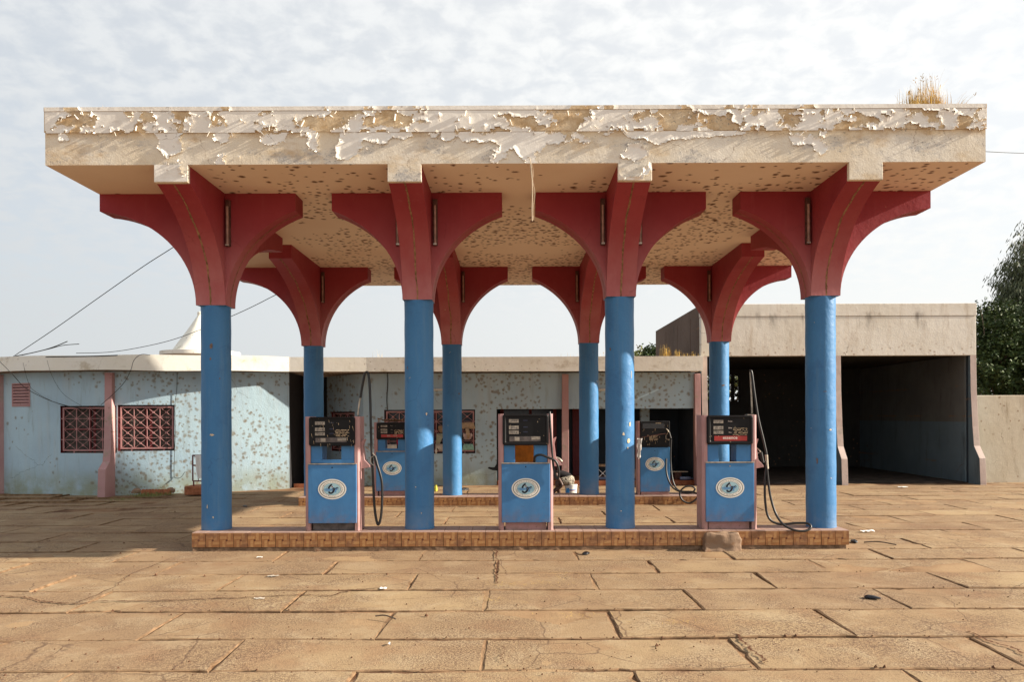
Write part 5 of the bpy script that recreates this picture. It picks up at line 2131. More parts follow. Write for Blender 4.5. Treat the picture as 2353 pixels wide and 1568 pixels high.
# front band with a joint line near the top
m.box(gx0, gx1, GY, GY + .22, gb, gt - .36)
m.build('front_beam', M['garage'], garage, bevel=.01)
m = MB()
m.box(gx0 - .01, gx1 + .012, GY - .012, GY + .23, gt - .352, gt)
m.build('parapet', M['garage'], garage, bevel=.012)
m = MB()
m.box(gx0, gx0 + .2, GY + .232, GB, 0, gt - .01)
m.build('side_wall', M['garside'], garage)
m = MB()
for k in range(3):
    y = 24.0 + k * 1.9
    m.box(gx0 - .004, gx0 + .001, y, y + .025, 3.6, 4.8)
m.build('wall_crack', M['crack'], garage)
m = MB()
m.box(gx1 - .2, gx1, GY + .232, GB, 1.72, gt - .01, 0)
m.box(gx1 - .2, gx1, GY + .232, GB, 0, 1.72, 1)
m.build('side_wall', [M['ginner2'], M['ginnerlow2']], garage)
m = MB()
la, lb = at(1618, 900, GB).x, at(1701, 900, GB).x
lz0, lz1 = at(1690, 924, GB).z, at(1690, 861, GB).z
ra_, rb_ = at(1885, 900, GB).x, at(1937, 900, GB).x
bw = [(gx0, GB), (gx1, GB)]
hl = [(la - gx0, lb - gx0, lz0, lz1), (ra_ - gx0, rb_ - gx0, lz0, lz1)]
wall_strip(bw, 0, gt - .01, hl, m)
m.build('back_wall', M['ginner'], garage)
m = MB()
m.box(gx0 + .2, gx1 - .2, GY + .23, GB - .01, gb + .02, gb + .3)
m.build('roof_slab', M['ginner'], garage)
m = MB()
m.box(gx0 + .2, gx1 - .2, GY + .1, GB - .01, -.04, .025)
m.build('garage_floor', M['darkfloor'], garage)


def lattice(xa, xb, name='lattice_block'):
    cell = (lz1 - lz0) / 4
    n = max(1, round((xb - xa) / cell))
    cw = (xb - xa) / n
    me = None
    for i in range(n):
        for k in range(4):
            if me is None:
                q = MB()
                N = 14
                for (cx0, cz0, ro, ri) in ((0, 0, .42, .30),):
                    V = []
                    for y in (0, .1):
                        for rr in (ro, ri):
                            V += [(cx0 + rr * cw * cos(2 * pi * t / N), y, cz0 + rr * cell * sin(2 * pi * t / N)) for t in range(N)]
                    Fc = []
                    for t in range(N):
                        u_ = (t + 1) % N
                        Fc += [(t, u_, N + u_, N + t), (2 * N + t, 3 * N + t, 3 * N + u_, 2 * N + u_), (t, 2 * N + t, 2 * N + u_, u_), (N + t, N + u_, 3 * N + u_, 3 * N + t)]
                    q.add(V, Fc)
                for sx in (-1, 1):
                    q.box(sx * cw * .46 - .012, sx * cw * .46 + .012, 0, .1, -cell * .5, cell * .5)
                    q.box(-cw * .5, cw * .5, 0, .1, sx * cell * .46 - .012, sx * cell * .46 + .012)
                for sx in (-1, 1):
                    for sz in (-1, 1):
                        q.tube([(sx * cw * .25, .05, sz * cell * .25), (sx * cw * .48, .05, sz * cell * .48)], .022, 4)
                o = q.build(name, M['ginner'], garage, world=False)
                me = o.data
            else:
                o = bpy.data.objects.new(name, me)
                COL.objects.link(o)
                o.parent = garage
            o.location = Vector((xa + (i + .5) * cw, GB, lz0 + (k + .5) * cell)) - garage.location


lattice(la, lb)
lattice(ra_, rb_)
GP = [(-.1, .50), (.0, .50), (.10, .50), (.72, .46), (1.05, .20), (1.6, .13), (2.6, .05), (gb - .002, .03)]
for xq in (gx0 + .085, wx(1929, GY - .1), gx1 - .085):
    fin(garage, Frame((xq, GY + .03), (1, 0)), .17 if xq > 6 else .16, GP, gb, M['garpillar'], 'pillar', M['ginnerlow2'])
    m = MB()
    m.box(xq - .07, xq + .07, GY + .115, GY + .6, 0, gb)
    m.build('pillar_core', M['ginnerlow'], garage)

bw_ = MB()
bw_.box(gx1 + .16, 34, 22.95, 23.15, -.1, at(2300, 909, 22.95).z)
o = bw_.build('boundary_wall', M['bound'], bevel=.015)
tag(o, 'stained tan boundary wall running right from the garage under the trees', 'wall')


# ------------------------------------------------------------------ trees
def leaf_tree(name, label, cat, base, trunk_h, r0, clumps, n_leaf, leaf_len, leaf_w, mat, droop, seed, branches=True):
    rnd = random.Random(seed)
    t = thing(name, label, cat, base)
    B = Vector(base)
    m = MB()
    top = B + Vector((rnd.uniform(-.2, .2), 0, trunk_h))
    m.tube(smooth_path([B, B + Vector((.1, .05, trunk_h * .5)), top], 4), [r0 * (1 - .6 * i / 8) for i in range(9)], 10)
    if branches:
        for (c, r) in clumps:
            c = Vector(c)
            st = B + Vector((0, 0, trunk_h * rnd.uniform(.45, .95)))
            mid_ = (st + c) / 2 + Vector((0, 0, .3))
            m.tube(smooth_path([st, mid_, c], 3), [r0 * .35, r0 * .3, r0 * .26, r0 * .2, r0 * .15, r0 * .1, r0 * .05], 6)
    m.build('trunk', M['bark'], t, smooth=True)
    # foliage
    tot = sum(r[0] * r[1] * r[2] for _, r in clumps) or 1
    vs, fs = [], []
    for c, r in clumps:
        c = Vector(c)
        k = int(n_leaf * (r[0] * r[1] * r[2]) / tot)
        nt = max(6, k // 16)
        for _ in range(nt):
            while True:
                d = Vector((rnd.uniform(-1, 1), rnd.uniform(-1, 1), rnd.uniform(-1, 1)))
                if .25 < d.length < 1:
                    break
            d = d.normalized() * (d.length ** .5)
            tw = c + Vector((d.x * r[0], d.y * r[1], d.z * r[2]))
            out = Vector((d.x, d.y, d.z * .5)).normalized()
            for _q in range(16):
                p = tw + Vector((rnd.gauss(0, 1), rnd.gauss(0, 1), rnd.gauss(0, 1))) * leaf_len * .62
                dr = (out * rnd.uniform(.2, 1) + Vector((rnd.uniform(-1, 1), rnd.uniform(-1, 1), rnd.uniform(-.6, .6)))).normalized()
                dr = (dr * (1 - droop) + Vector((0, 0, -1)) * droop).normalized()
                sd = dr.cross(Vector((rnd.uniform(-1, 1), rnd.uniform(-1, 1), rnd.uniform(-1, 1)))).normalized()
                L, w = leaf_len * rnd.uniform(.6, 1.25), leaf_w * rnd.uniform(.7, 1.2)
                b = len(vs)
                vs += [tuple(p), tuple(p + dr * L * .5 + sd * w), tuple(p + dr * L), tuple(p + dr * L * .5 - sd * w)]
                fs.append((b, b + 1, b + 2, b + 3))
    q = MB()
    q.v, q.f, q.m = vs, fs, [0] * len(fs)
    q.build('crown', mat, t, recalc=False)
    return t


def AT(x, y, d):
    return tuple(at(x, y, d))


rnd = random.Random(21)
cl = []
# tall weeping tree: outline narrows upward, leans out of frame
for (xD, yD, rr) in ((2352, 560, .5), (2345, 590, .6), (2362, 610, .8), (2330, 640, .75), (2352, 660, .9), (2318, 665, .5), (2375, 640, 1.0), (2300, 705, .5), (2325, 700, .9), (2350, 715, 1.0), (2285, 705, .3), (2380, 700, 1.2),
                     (2335, 745, 1.0), (2360, 770, 1.2), (2310, 760, .7), (2345, 810, 1.1), (2375, 830, 1.3), (2325, 850, .9), (2410, 700, 1.5), (2420, 620, 1.2), (2395, 560, .8), (2372, 530, .5), (2365, 880, 1.0), (2296, 735, .4)):
    cl.append((AT(xD, yD, 33 + rnd.uniform(-.8, .8)), (rr, rr, rr * 1.05)))
leaf_tree('eucalyptus_tree', 'tall grey green weeping tree at the right edge of the picture', 'tree', (at(2385, 900, 33).x, 33, 0), 7.0, .28, cl, 36000, .24, .021, M['leafgrey'], .62, 31)
cl = []
for (xD, yD, rr) in ((2262, 735, .6), (2285, 725, .6), (2255, 780, .6), (2290, 770, 1.0), (2325, 760, 1.0), (2262, 830, .8), (2300, 830, 1.1), (2340, 830, 1.2), (2270, 880, .9), (2310, 885, 1.1), (2350, 890, 1.2), (2370, 800, 1.2), (2240, 760, .6), (2235, 850, .9), (2400, 860, 1.4)):
    cl.append((AT(xD, yD, 29 + rnd.uniform(-.8, .8)), (rr, rr, rr * .9)))
leaf_tree('bushy_tree', 'dark green bushy tree behind the boundary wall beside the garage', 'tree', (at(2300, 900, 29).x, 29, 0), 3.6, .2, cl, 26000, .14, .045, M['leafdark'], .15, 32)
cl = [(AT(1488, 806, 34), (.22, .3, .16)), (AT(1494, 812, 34), (.2, .3, .2)), (AT(1483, 812, 34), (.2, .2, .12)), (AT(1500, 830, 34), (.6, .4, .3))]
leaf_tree('small_tree', 'small green tree top showing over the flat roof beside the garage', 'tree', (at(1492, 900, 34).x, 34, 0), 4.2, .06, cl, 1500, .12, .04, M['leafdark'], .1, 33)
m = MB()
for a, b in (((1475, 815), (1462, 792)), ((1470, 806), (1472, 794)), ((1480, 812), (1476, 800))):
    m.tube([at(a[0], a[1], 34), at((a[0] + b[0]) / 2 + 2, (a[1] + b[1]) / 2, 34), at(b[0], b[1], 34)], .012, 4)
tag(m.build('bare_twigs', M['bark']), 'bare twigs poking up over the flat roof left of the small tree top', 'twigs')
# trees seen through the lattice from inside the garage
cl = [((8 + rnd.uniform(-3, 5), 36 + rnd.uniform(-1, 1), 3.2 + rnd.uniform(-1, 1.0)), (1.3, 1.0, 1.0)) for _ in range(14)]
leaf_tree('bushy_tree', 'light green foliage glimpsed through the lattice at the back of the garage', 'tree', (9, 36, 0), 2.2, .15, cl, 12000, .14, .05, M['grass'], .2, 34)
m = MB()
m.tube(smooth_path([at(2262, 770, 28), at(2258, 735, 28), at(2253, 712, 28)], 4), .012, 4)
tag(m.build('bare_twigs', M['bark']), 'single bare twig rising above the dark tree beside the garage corner', 'twigs')

# grass on the station roof next to the garage
g = blades('dry_grass', M['straw'], [(at(1525, 817, 22.5).x, 22.2, ROOF1, 1.0), (at(1522, 817, 22.5).x, 22.2, ROOF1, 1.1), (at(1550, 817, 22.5).x, 22.2, ROOF1, .7), (at(1585, 817, 22.5).x, 22.2, ROOF1, .45), (at(1570, 817, 22.5).x, 22.2, ROOF1, .4)], .15, .40, 170, 41, .07, .005)
tag(g, 'dry grass on the flat station roof against the brown garage wall', 'grass', kind='stuff')
g = blades('dry_grass', M['straw'], [(at(870, 820, 22).x, 22, ROOF1, 1.0), (at(1390, 818, 22).x, 22, ROOF1, .6), (at(1300, 818, 22).x, 22, ROOF1, .5)], .08, .3, 26, 43, .12, .003)
tag(g, 'few fine dry blades on the station roof between the rear columns', 'grass', kind='stuff')


# ------------------------------------------------------------------ laundry on the big window
def cloth(name, label, outline, mat, d, folds=5, amp=.02, seed=0, vert=True):
    """hanging cloth: outline in survey pixels, filled as rows between left and right edge"""
    rnd = random.Random(seed)
    rows_ = outline
    n = 12
    vs = []
    for (y, xl, xr) in rows_:
        for i in range(n + 1):
            t = i / n
            p = at(xl + (xr - xl) * t, y + rnd.uniform(-.3, .3), d)
            off = amp * sin(t * folds * 2 * pi + y * .25 + seed)
            vs.append((p.x, p.y - .02 + off, p.z))
    fs = []
    for r in range(len(rows_) - 1):
        for i in range(n):
            fs.append((r * (n + 1) + i, r * (n + 1) + i + 1, (r + 1) * (n + 1) + i + 1, (r + 1) * (n + 1) + i))
    m = MB()
    m.add(vs, fs)
    o = m.build(name, mat, smooth=True, recalc=False)
    sol = o.modifiers.new('t', 'SOLIDIFY')
    sol.thickness = .004
    return tag(o, label, 'clothes', 'washing hung on the window grille')


CD = WY - .03
fab = {}
for k, c in dict(tan=(.40, .29, .19), pinkish=(.60, .46, .42), mint=(.30, .52, .44), olive=(.42, .43, .33), cream=(.62, .56, .48), red=(.38, .03, .05), navy=(.05, .05, .09)).items():
    fab[k] = plain('cloth_' + k, c, .9, .1, var=.15, scale=14, bump=.3)
cloth('shirt', 'tan shirt hung top right on the window grille', [(971, 1061, 1088), (975, 1060, 1089), (980, 1060, 1091), (986, 1060, 1092)], fab['tan'], CD, 3, .015, 1)
cloth('shirt_sleeve', 'tan sleeve hanging down from the shirt on the window grille', [(984, 1069, 1078), (992, 1070, 1079), (1000, 1072, 1080), (1008, 1074, 1078)], fab['tan'], CD - .03, 1, .01, 2)
cloth('underwear', 'crumpled pinkish garment on the grille between tan shirt and mint skirt', [(996, 1064, 1083), (1001, 1064, 1086), (1006, 1066, 1084), (1011, 1068, 1080)], fab['pinkish'], CD, 4, .03, 3)
cloth('skirt', 'small pleated mint green skirt hung low on the window grille', [(1021, 1066, 1086), (1026, 1064, 1088), (1031, 1063, 1089), (1035, 1063, 1090)], fab['mint'], CD, 8, .022, 4)
cloth('trousers', 'olive green trousers hung between the second front and rear columns', [(997, 1004, 1019), (1006, 1003, 1018), (1014, 1002, 1013), (1021, 1002, 1010)], fab['olive'], CD, 3, .02, 5)
cloth('blouse', 'cream blouse with long trailing sleeve low on the window grille', [(1021, 1003, 1022), (1028, 1003, 1022), (1034, 1008, 1020), (1037, 1010, 1018)], fab['cream'], CD, 4, .02, 6)
cloth('stocking', 'narrow cream stocking dangling below the window grille', [(1021, 1001, 1004), (1030, 1001, 1004), (1038, 1000, 1005), (1044, 1001, 1004)], fab['cream'], CD, 1, .01, 7)
cloth('shorts', 'white shorts hung on the grille behind the rear left pump', [(1022, 885, 912), (1028, 884, 912), (1034, 884, 912), (1041, 883, 913)], fab['cream'], CD, 4, .02, 8)
cloth('cloth', 'red and white cloth hanging above the white shorts on the grille', [(1009, 912, 920), (1014, 911, 920), (1019, 912, 919), (1024, 914, 918)], fab['red'], CD, 2, .02, 9)
cloth('cap', 'brown cloth bundle on the grille above the olive trousers', [(979, 1008, 1022), (984, 1007, 1022), (990, 1009, 1020), (995, 1011, 1019)], fab['tan'], CD, 3, .03, 10)
cloth('sock', 'dark striped cloth on the grille beside the second front column', [(1003, 995, 1002), (1008, 996, 1003), (1012, 996, 1002)], fab['navy'], CD, 2, .02, 11)

# ------------------------------------------------------------------ drying frame in front of the curved wall
t = thing('drying_rack', 'dark red metal drying rack half hidden behind the leftmost column', 'rack', AT(480, 1120, 20.4))
m = MB()
P = lambda x, y, d=20.4: at(x, y, d)
for a, b in (((443, 1046), (443, 1106)), ((443, 1106), (528, 1107)), ((528, 1046), (528, 1107)), ((443, 1047), (528, 1047)), ((456, 1070), (456, 1106)), ((470, 1070), (470, 1106)), ((484, 1070), (484, 1106)), ((498, 1070), (498, 1106)), ((443, 1070), (528, 1070))):
    m.tube([P(*a), P(*b)], .018 if a[0] != b[0] or a[0] in (443, 528) else .010, 6)
for x in (445, 526):
    m.tube([P(x, 1106), at(x, 1128, 20.4)], .018, 6)
    m.tube([P(x, 1047), at(x + 3, 1050, 20.9)], .012, 6)
m.build('frame', M['redframe'], t)
q = MB()
rows_ = [(1047, 448, 471), (1058, 449, 473), (1072, 450, 474), (1086, 452, 474), (1100, 455, 474)]
vs = []
for (y, xl, xr) in rows_:
    for i in range(13):
        p = at(xl + (xr - xl) * i / 12, y, 20.33)
        vs.append((p.x, p.y + .02 * sin(i * 1.2 + y * .05), p.z))
q.add(vs, [(r * 13 + i, r * 13 + i + 1, (r + 1) * 13 + i + 1, (r + 1) * 13 + i) for r in range(4) for i in range(12)])
tag(q.build('towel', M['white'], smooth=True, recalc=False), 'white cloth hung over the dark red drying rack', 'cloth')
m = MB()
p = at(455, 1122, 20.5)
m.box(p.x - .28, p.x + .55, 20.3, 20.9, -.02, .20)
tag(m.build('brick_plinth', M['brick'], bevel=.03), 'broken red brick block under the drying rack', 'block')

# scalloped clay bed edging, stones and grass against the wall
EDGE_L = ['leftmost', 'second from left', 'third from left', 'fourth from left', 'middle', 'fourth from right', 'third from right', 'second from right', 'rightmost']
for i in range(9):
    p = at(330 + i * 7.2, 1127, 20.55)
    m = MB()
    prof = [(-.042, 0), (-.042, .10), (-.03, .135), (0, .15), (.03, .135), (.042, .10), (.042, 0)]
    dy = .03 * i / 9
    m.prism(prof, lambda a, b, tt: (p.x + a, tt, b - .03), 20.5 + dy, 20.56 + dy)
    o = m.build('edging_tile', M['brick'], bevel=.006)
    tag(o, EDGE_L[i] + ' of the nine scalloped clay edging tiles below the windows', 'edging', 'scalloped edging tiles')


def rock(name, label, p, size, seed, mat='stone', cat='stone', flat=1.0, group=None):
    bm = bmesh.new()
    bmesh.ops.create_icosphere(bm, subdivisions=2, radius=1)
    rnd = random.Random(seed)
    sx, sy, sz = size
    for v in bm.verts:
        n = 1 + .35 * (float(fbm(v.co.x * 1.7 + seed, v.co.y * 1.7 + v.co.z * 1.3, 3, seed % 7)) - .5) * 2
        v.co = Vector((v.co.x * sx * n, v.co.y * sy * n, max(-.3, v.co.z) * sz * n))
    me = bpy.data.meshes.new(name)
    bm.to_mesh(me)
    bm.free()
    me.materials.append(M[mat])
    o = bpy.data.objects.new(name, me)
    COL.objects.link(o)
    o.location = p
    o.rotation_euler = (0, 0, rnd.uniform(0, 6))
    return tag(o, label, cat, group)


def gp3(x, y, z=.0):
    a, b = gpt(x, y)
    return (a, b, z)


rock('stone', 'cement lump at the left end of the scalloped bed edging', gp3(313, 1134, .03), (.14, .12, .09), 3)
rock('stone', 'square cement lump at the right end of the scalloped bed edging', gp3(392, 1133, .03), (.13, .1, .12), 5)
g = blades('grass_patch', M['grass'], [(gpt(325, 1139)[0], gpt(325, 1139)[1], 0, 1), (gpt(350, 1140)[0], gpt(350, 1140)[1], 0, 1.1), (gpt(375, 1138)[0], gpt(375, 1138)[1], 0, 1), (gpt(340, 1142)[0], gpt(340, 1142)[1], 0, .6), (gpt(280, 1150)[0], gpt(280, 1150)[1], 0, .4)], .03, .10, 620, 51, .17, .006)
tag(g, 'thin patch of short green grass in front of the scalloped bed edging', 'grass', kind='stuff')

# ------------------------------------------------------------------ things in the porch
p = at(1203, 1060, 23.9)
t = thing('orange_cabinet', 'battered orange cabinet on the porch seen through the middle pump', 'cabinet', (p.x, 23.9, .10))
m = MB()
ztop = at(1200, 1019, 23.9).z
m.box(p.x - .42, p.x + .32, 23.9, 24.35, .10, ztop)
m.build('body', M['orange'], t, bevel=.02)
m = MB()
m.box(p.x - .43, p.x + .33, 23.87, 24.36, ztop + .002, ztop + .035)
m.build('top', M['wood'], t, bevel=.004)
m = MB()
m.box(p.x + .02, p.x + .30, 24.1, 24.33, ztop + .037, ztop + .50)
tag(m.build('orange_box', M['orange'], bevel=.01), 'upright orange box standing on top of the orange cabinet', 'box')

t = thing('folding_stool', 'folding stool with crossed white legs on the porch between two columns', 'stool', AT(1385, 1104, 23.4))
q = lambda x, y: at(x, y, 23.4)
m = MB()
a, b = q(1366, 1070), q(1404, 1070)
m.box(a.x, b.x, 23.2, 23.6, a.z - .03, a.z + .03)
m.build('seat', M['wood'], t, bevel=.01)
for d in (23.22, 23.58):
    for xx0, xx1 in ((1370, 1400), (1400, 1370)):
        m = MB()
        m.tube([at(xx0, 1074, d), at(xx1, 1103, d)], .011, 6)
        m.build('leg', M['white'], t)
m = MB()
a, b = q(1366, 1101), q(1402, 1101)
m.box(a.x, b.x, 23.1, 23.5, .11, .17)
tag(m.build('plastic_tray', M['clear'], bevel=.02), 'pale blue plastic tray under the folding stool', 'tray')

t = thing('metal_stand', 'small dark metal stand on the porch right of the rear right pump', 'stand', AT(1556, 1100, 23.2))
m = MB()
c = at(1557, 1098, 23.2)
m.box(c.x - .26, c.x + .26, 23.0, 23.4, .44 - .12, .46 - .12)
m.build('top', M['metal'], t)
m = MB()
m.box(c.x - .09, c.x + .09, 23.1, 23.3, .10, .315)
m.build('leg', M['fixture'], t, bevel=.01)
c = at(1575, 1106, 22.9)
m = MB()
m.tube([(c.x - .16, 22.85, .155), (c.x - .10, 22.85, .157), (c.x + .07, 22.85, .157), (c.x + .13, 22.85, .155), (c.x + .15, 22.85, .152), (c.x + .20, 22.85, .152)], [.045, .05, .05, .045, .02, .018], 10)
tag(m.build('plastic_bottle', M['clear'], smooth=True, sharp=50), 'crumpled bluish plastic bottle lying on the porch step', 'bottle')
rock('sack', 'brown sack on the porch step left of the rear right pump', tuple(at(1467, 1098, 23.0)[:2]) + (.22,), (.2, .16, .22), 9, 'wood', 'sack')
rock('stone', 'pale stone below the porch step beside the rear right pump', gp3(1464, 1121, .03), (.08, .07, .07), 13)
rock('yellow_can', 'yellow plastic can behind the second front column', gp3(1001, 1140, .14), (.05, .05, .13), 15, 'yellow', 'can')

# ------------------------------------------------------------------ person washing, sitting on a bucket
PX, PYY = at(1312, 1130, 19.0).x, 19.0
S = 1861.0 / 19.0


def pp(x, y, d=0.0):
    return at(x, y, 19.0 + d)


t = thing('bucket', 'white plastic bucket with red and blue label under the seated person', 'bucket', (PX - .02, PYY, 0))
m = MB()
bx = pp(1312, 1130).x
m.lathe([(.125, 0.0), (.145, .30), (.150, .30), (.150, .325), (.143, .33), (.135, .31)], bx, PYY, 28)
m.build('bucket_body', M['white'], t, smooth=True, sharp=40)
m = MB()
for k, (z0, z1, mm) in enumerate(((.10, .215, 0), (.115, .20, 2), (.185, .198, 1))):
    vs = []
    for i in range(9):
        a = radians(-130 + i * 12)
        r0_, r1_ = .125 + .02 * z0 / .3 + .001 + k * .0008, .125 + .02 * z1 / .3 + .001 + k * .0008
        vs += [(bx + r0_ * cos(a), PYY + r0_ * sin(a), z0), (bx + r1_ * cos(a), PYY + r1_ * sin(a), z1)]
    m.add(vs, [(2 * i, 2 * i + 2, 2 * i + 3, 2 * i + 1) for i in range(8)], mm)
m.build('bucket_label', [M['bluepl'], M['redbar'], M['stw']], t, recalc=False)


def skin_figure(name, joints, edges, mat, parent=None, sub=2):
    keys = list(joints)
    me = bpy.data.meshes.new(name)
    off = parent.location if parent else Vector((0, 0, 0))
    me.from_pydata([tuple(Vector(joints[k][0]) - off) for k in keys], [(keys.index(a), keys.index(b)) for a, b in edges], [])
    o = bpy.data.objects.new(name, me)
    COL.objects.link(o)
    o.parent = parent
    sk = o.modifiers.new('skin', 'SKIN')
    sk.use_smooth_shade = True
    for i, k in enumerate(keys):
        r = joints[k][1]
        me.skin_vertices[0].data[i].radius = r if isinstance(r, tuple) else (r, r)
    me.skin_vertices[0].data[0].use_root = True
    sb_ = o.modifiers.new('sub', 'SUBSURF')
    sb_.levels = sb_.render_levels = sub
    me.materials.append(mat)
    return o


person = thing('person', 'person in black vest and patterned skirt bent over washing, sitting on white bucket', 'person', (PX - .15, PYY, 0))
hipx = bx + .03
J = {
    'pelvis': ((hipx, PYY, .43), (.105, .085)),
    'belly': ((hipx - .13, PYY, .50), (.11, .09)),
    'chest': ((hipx - .29, PYY, .56), (.13, .10)),
    'shoulders': ((hipx - .40, PYY, .565), (.11, .085)),
    'neck': ((hipx - .48, PYY, .53), (.05, .05)),
    'jaw': ((hipx - .54, PYY, .48), (.065, .07)),
    'head': ((hipx - .60, PYY, .435), (.082, .088)),
    'crown': ((hipx - .655, PYY, .385), (.06, .065)),
}
E = [('pelvis', 'belly'), ('belly', 'chest'), ('chest', 'shoulders'), ('shoulders', 'neck'), ('neck', 'jaw'), ('jaw', 'head'), ('head', 'crown')]
for s_, sg in (('l', -1), ('r', 1)):
    J['sh' + s_] = ((hipx - .39, PYY + sg * .15, .555), (.055, .055))
    J['el' + s_] = ((hipx - .24, PYY + sg * .23, .32), (.037, .037))
    J['wr' + s_] = ((hipx - .45, PYY + sg * .17, .15), (.026, .026))
    J['hand' + s_] = ((hipx - .51, PYY + sg * .14, .125), (.032, .02))
    J['kn' + s_] = ((hipx - .36, PYY + sg * .17, .40 if sg < 0 else .38), (.065, .065))
    J['hip' + s_] = ((hipx - .02, PYY + sg * .09, .41), (.075, .07))
    J['an' + s_] = ((hipx - .30, PYY + sg * .17, .07), (.035, .035))
    J['toe' + s_] = ((hipx - .44, PYY + sg * .18, .03), (.035, .025))
    E += [('shoulders', 'sh' + s_), ('sh' + s_, 'el' + s_), ('el' + s_, 'wr' + s_), ('wr' + s_, 'hand' + s_), ('pelvis', 'hip' + s_), ('hip' + s_, 'kn' + s_), ('kn' + s_, 'an' + s_), ('an' + s_, 'toe' + s_)]
    for f in range(5):
        a = -.4 + f * .2
        J['f%d' % f + s_] = ((hipx - .545 + .01 * abs(f - 2), PYY + sg * .14 + .018 * (f - 2), .105), (.009, .009))
        J['g%d' % f + s_] = ((hipx - .565 + .012 * abs(f - 2), PYY + sg * .14 + .022 * (f - 2), .075), (.0075, .0075))
        E += [('hand' + s_, 'f%d' % f + s_), ('f%d' % f + s_, 'g%d' % f + s_)]
skin_figure('body', J, E, M['skin'], person)
T = {
    'pelvis': ((hipx - .03, PYY, .47), (.125, .11)),
    'belly': ((hipx - .13, PYY, .515), (.135, .112)),
    'chest': ((hipx - .29, PYY, .568), (.15, .117)),
    'sh': ((hipx - .40, PYY, .57), (.125, .10)),
    'a': ((hipx - .39, PYY - .12, .565), (.062, .06)),
    'b': ((hipx - .39, PYY + .12, .565), (.062, .06)),
}
skin_figure('vest', T, [('pelvis', 'belly'), ('belly', 'chest'), ('chest', 'sh'), ('sh', 'a'), ('sh', 'b')], M['blacktop'], person)
t_ = NT('patterned_cloth', 0.9, 0.1)
pn = t_.voro(26)
c = t_.mix(t_.rng(t_.noise(34, 3, .6, 1.2), .45, .55), (.055, .045, .04), (.50, .45, .36))
M['pattern'] = t_.done(c, [(t_.noise(14, 3, .6), .5, .02)])
K = {
    'back': ((hipx + .075, PYY, .42), (.175, .155)),
    'mid': ((hipx - .08, PYY, .425), (.18, .14)),
    'l': ((hipx - .20, PYY - .12, .415), (.11, .10)),
    'l2': ((hipx - .32, PYY - .16, .405), (.085, .085)),
    'r': ((hipx - .20, PYY + .12, .41), (.11, .10)),
    'r2': ((hipx - .30, PYY + .16, .40), (.085, .085)),
}
skin_figure('skirt', K, [('back', 'mid'), ('mid', 'l'), ('l', 'l2'), ('mid', 'r'), ('r', 'r2')], M['pattern'], person)
# close-cropped hair and face
m = bmesh.new()
bmesh.ops.create_uvsphere(m, u_segments=20, v_segments=12, radius=1)
hc = Vector((hipx - .61, PYY, .43))
for v in m.verts:
    co = v.co.copy()
    n_ = 1 + .04 * sin(co.x * 23) * sin(co.y * 19) * sin(co.z * 21)
    v.co = hc + Vector((-.018 + co.x * .094 * n_, co.y * .098 * n_, .022 + co.z * .092 * n_)) - person.location
me = bpy.data.meshes.new('hair')
m.to_mesh(me)
m.free()
me.materials.append(M['blacktop'])
o = bpy.data.objects.new('hair', me)
COL.objects.link(o)
o.parent = person
m = MB()
for s_ in (-1, 1):
    c = hc + Vector((-.055, s_ * .032, -.062))
    m.lathe([(.0, c.z - .007), (.009, c.z - .004), (.009, c.z + .004), (.0, c.z + .007)], c.x, c.y, 8)
m.build('eyes', M['white'], person)

t = thing('wash_basin', 'blue plastic basin on the ground in front of the person', 'basin', (hipx - .58, PYY, 0))
m = MB()
m.lathe([(.15, 0), (.21, .115), (.225, .12), (.20, .11), (.145, .01)], hipx - .60, PYY, 28)
m.build('basin_body', M['bluepl'], t, smooth=True, sharp=50)
m = MB()
p = pp(1303, 1120, -.25)
m.add([(p.x - .02, p.y, .25), (p.x + .05, p.y, .27), (p.x + .07, p.y, .0), (p.x + .0, p.y, .0), (p.x - .03, p.y + .03, .1)], [(0, 1, 2, 3, 4)])
o = m.build('plastic_sheet', M['bluepl'], recalc=False)
tag(o, 'scrap of bright blue plastic beside the white bucket', 'plastic')
rock('cloth_bundle', 'crumpled pale pink cloth on the ground right of a rear column', gp3(1071, 1112, .03), (.16, .12, .06), 17, 'white', 'cloth')
rock('shoe', 'dark shoe on the ground beside the second rear column', gp3(1068, 1142, .17), (.13, .07, .05), 19, 'plastic_black', 'shoe')

# ------------------------------------------------------------------ litter on the yard
def paper(label, x, y, w, d, seed, mat='white', lift=.02, name='paper_scrap', cat='litter'):
    rnd = random.Random(seed)
    px_, py_ = gpt(x, y)
    m = MB()
    n = 7
    vs = []
    for i in range(n + 1):
        for k in range(4):
            u_, v_ = i / n - .5, k / 3 - .5
            sh = 1 - .7 * abs(u_) ** 1.5
            vs.append((px_ + u_ * w, py_ + v_ * d * sh + rnd.uniform(-.01, .01), .012 + lift * .6 * (rnd.random() + .6 * (1 - abs(v_) * 2))))
    m.add(vs, [(i * 4 + k, i * 4 + k + 1, (i + 1) * 4 + k + 1, (i + 1) * 4 + k) for i in range(n) for k in range(3)])
    o = m.build(name, M[mat], smooth=True, recalc=False)
    return tag(o, label, cat)


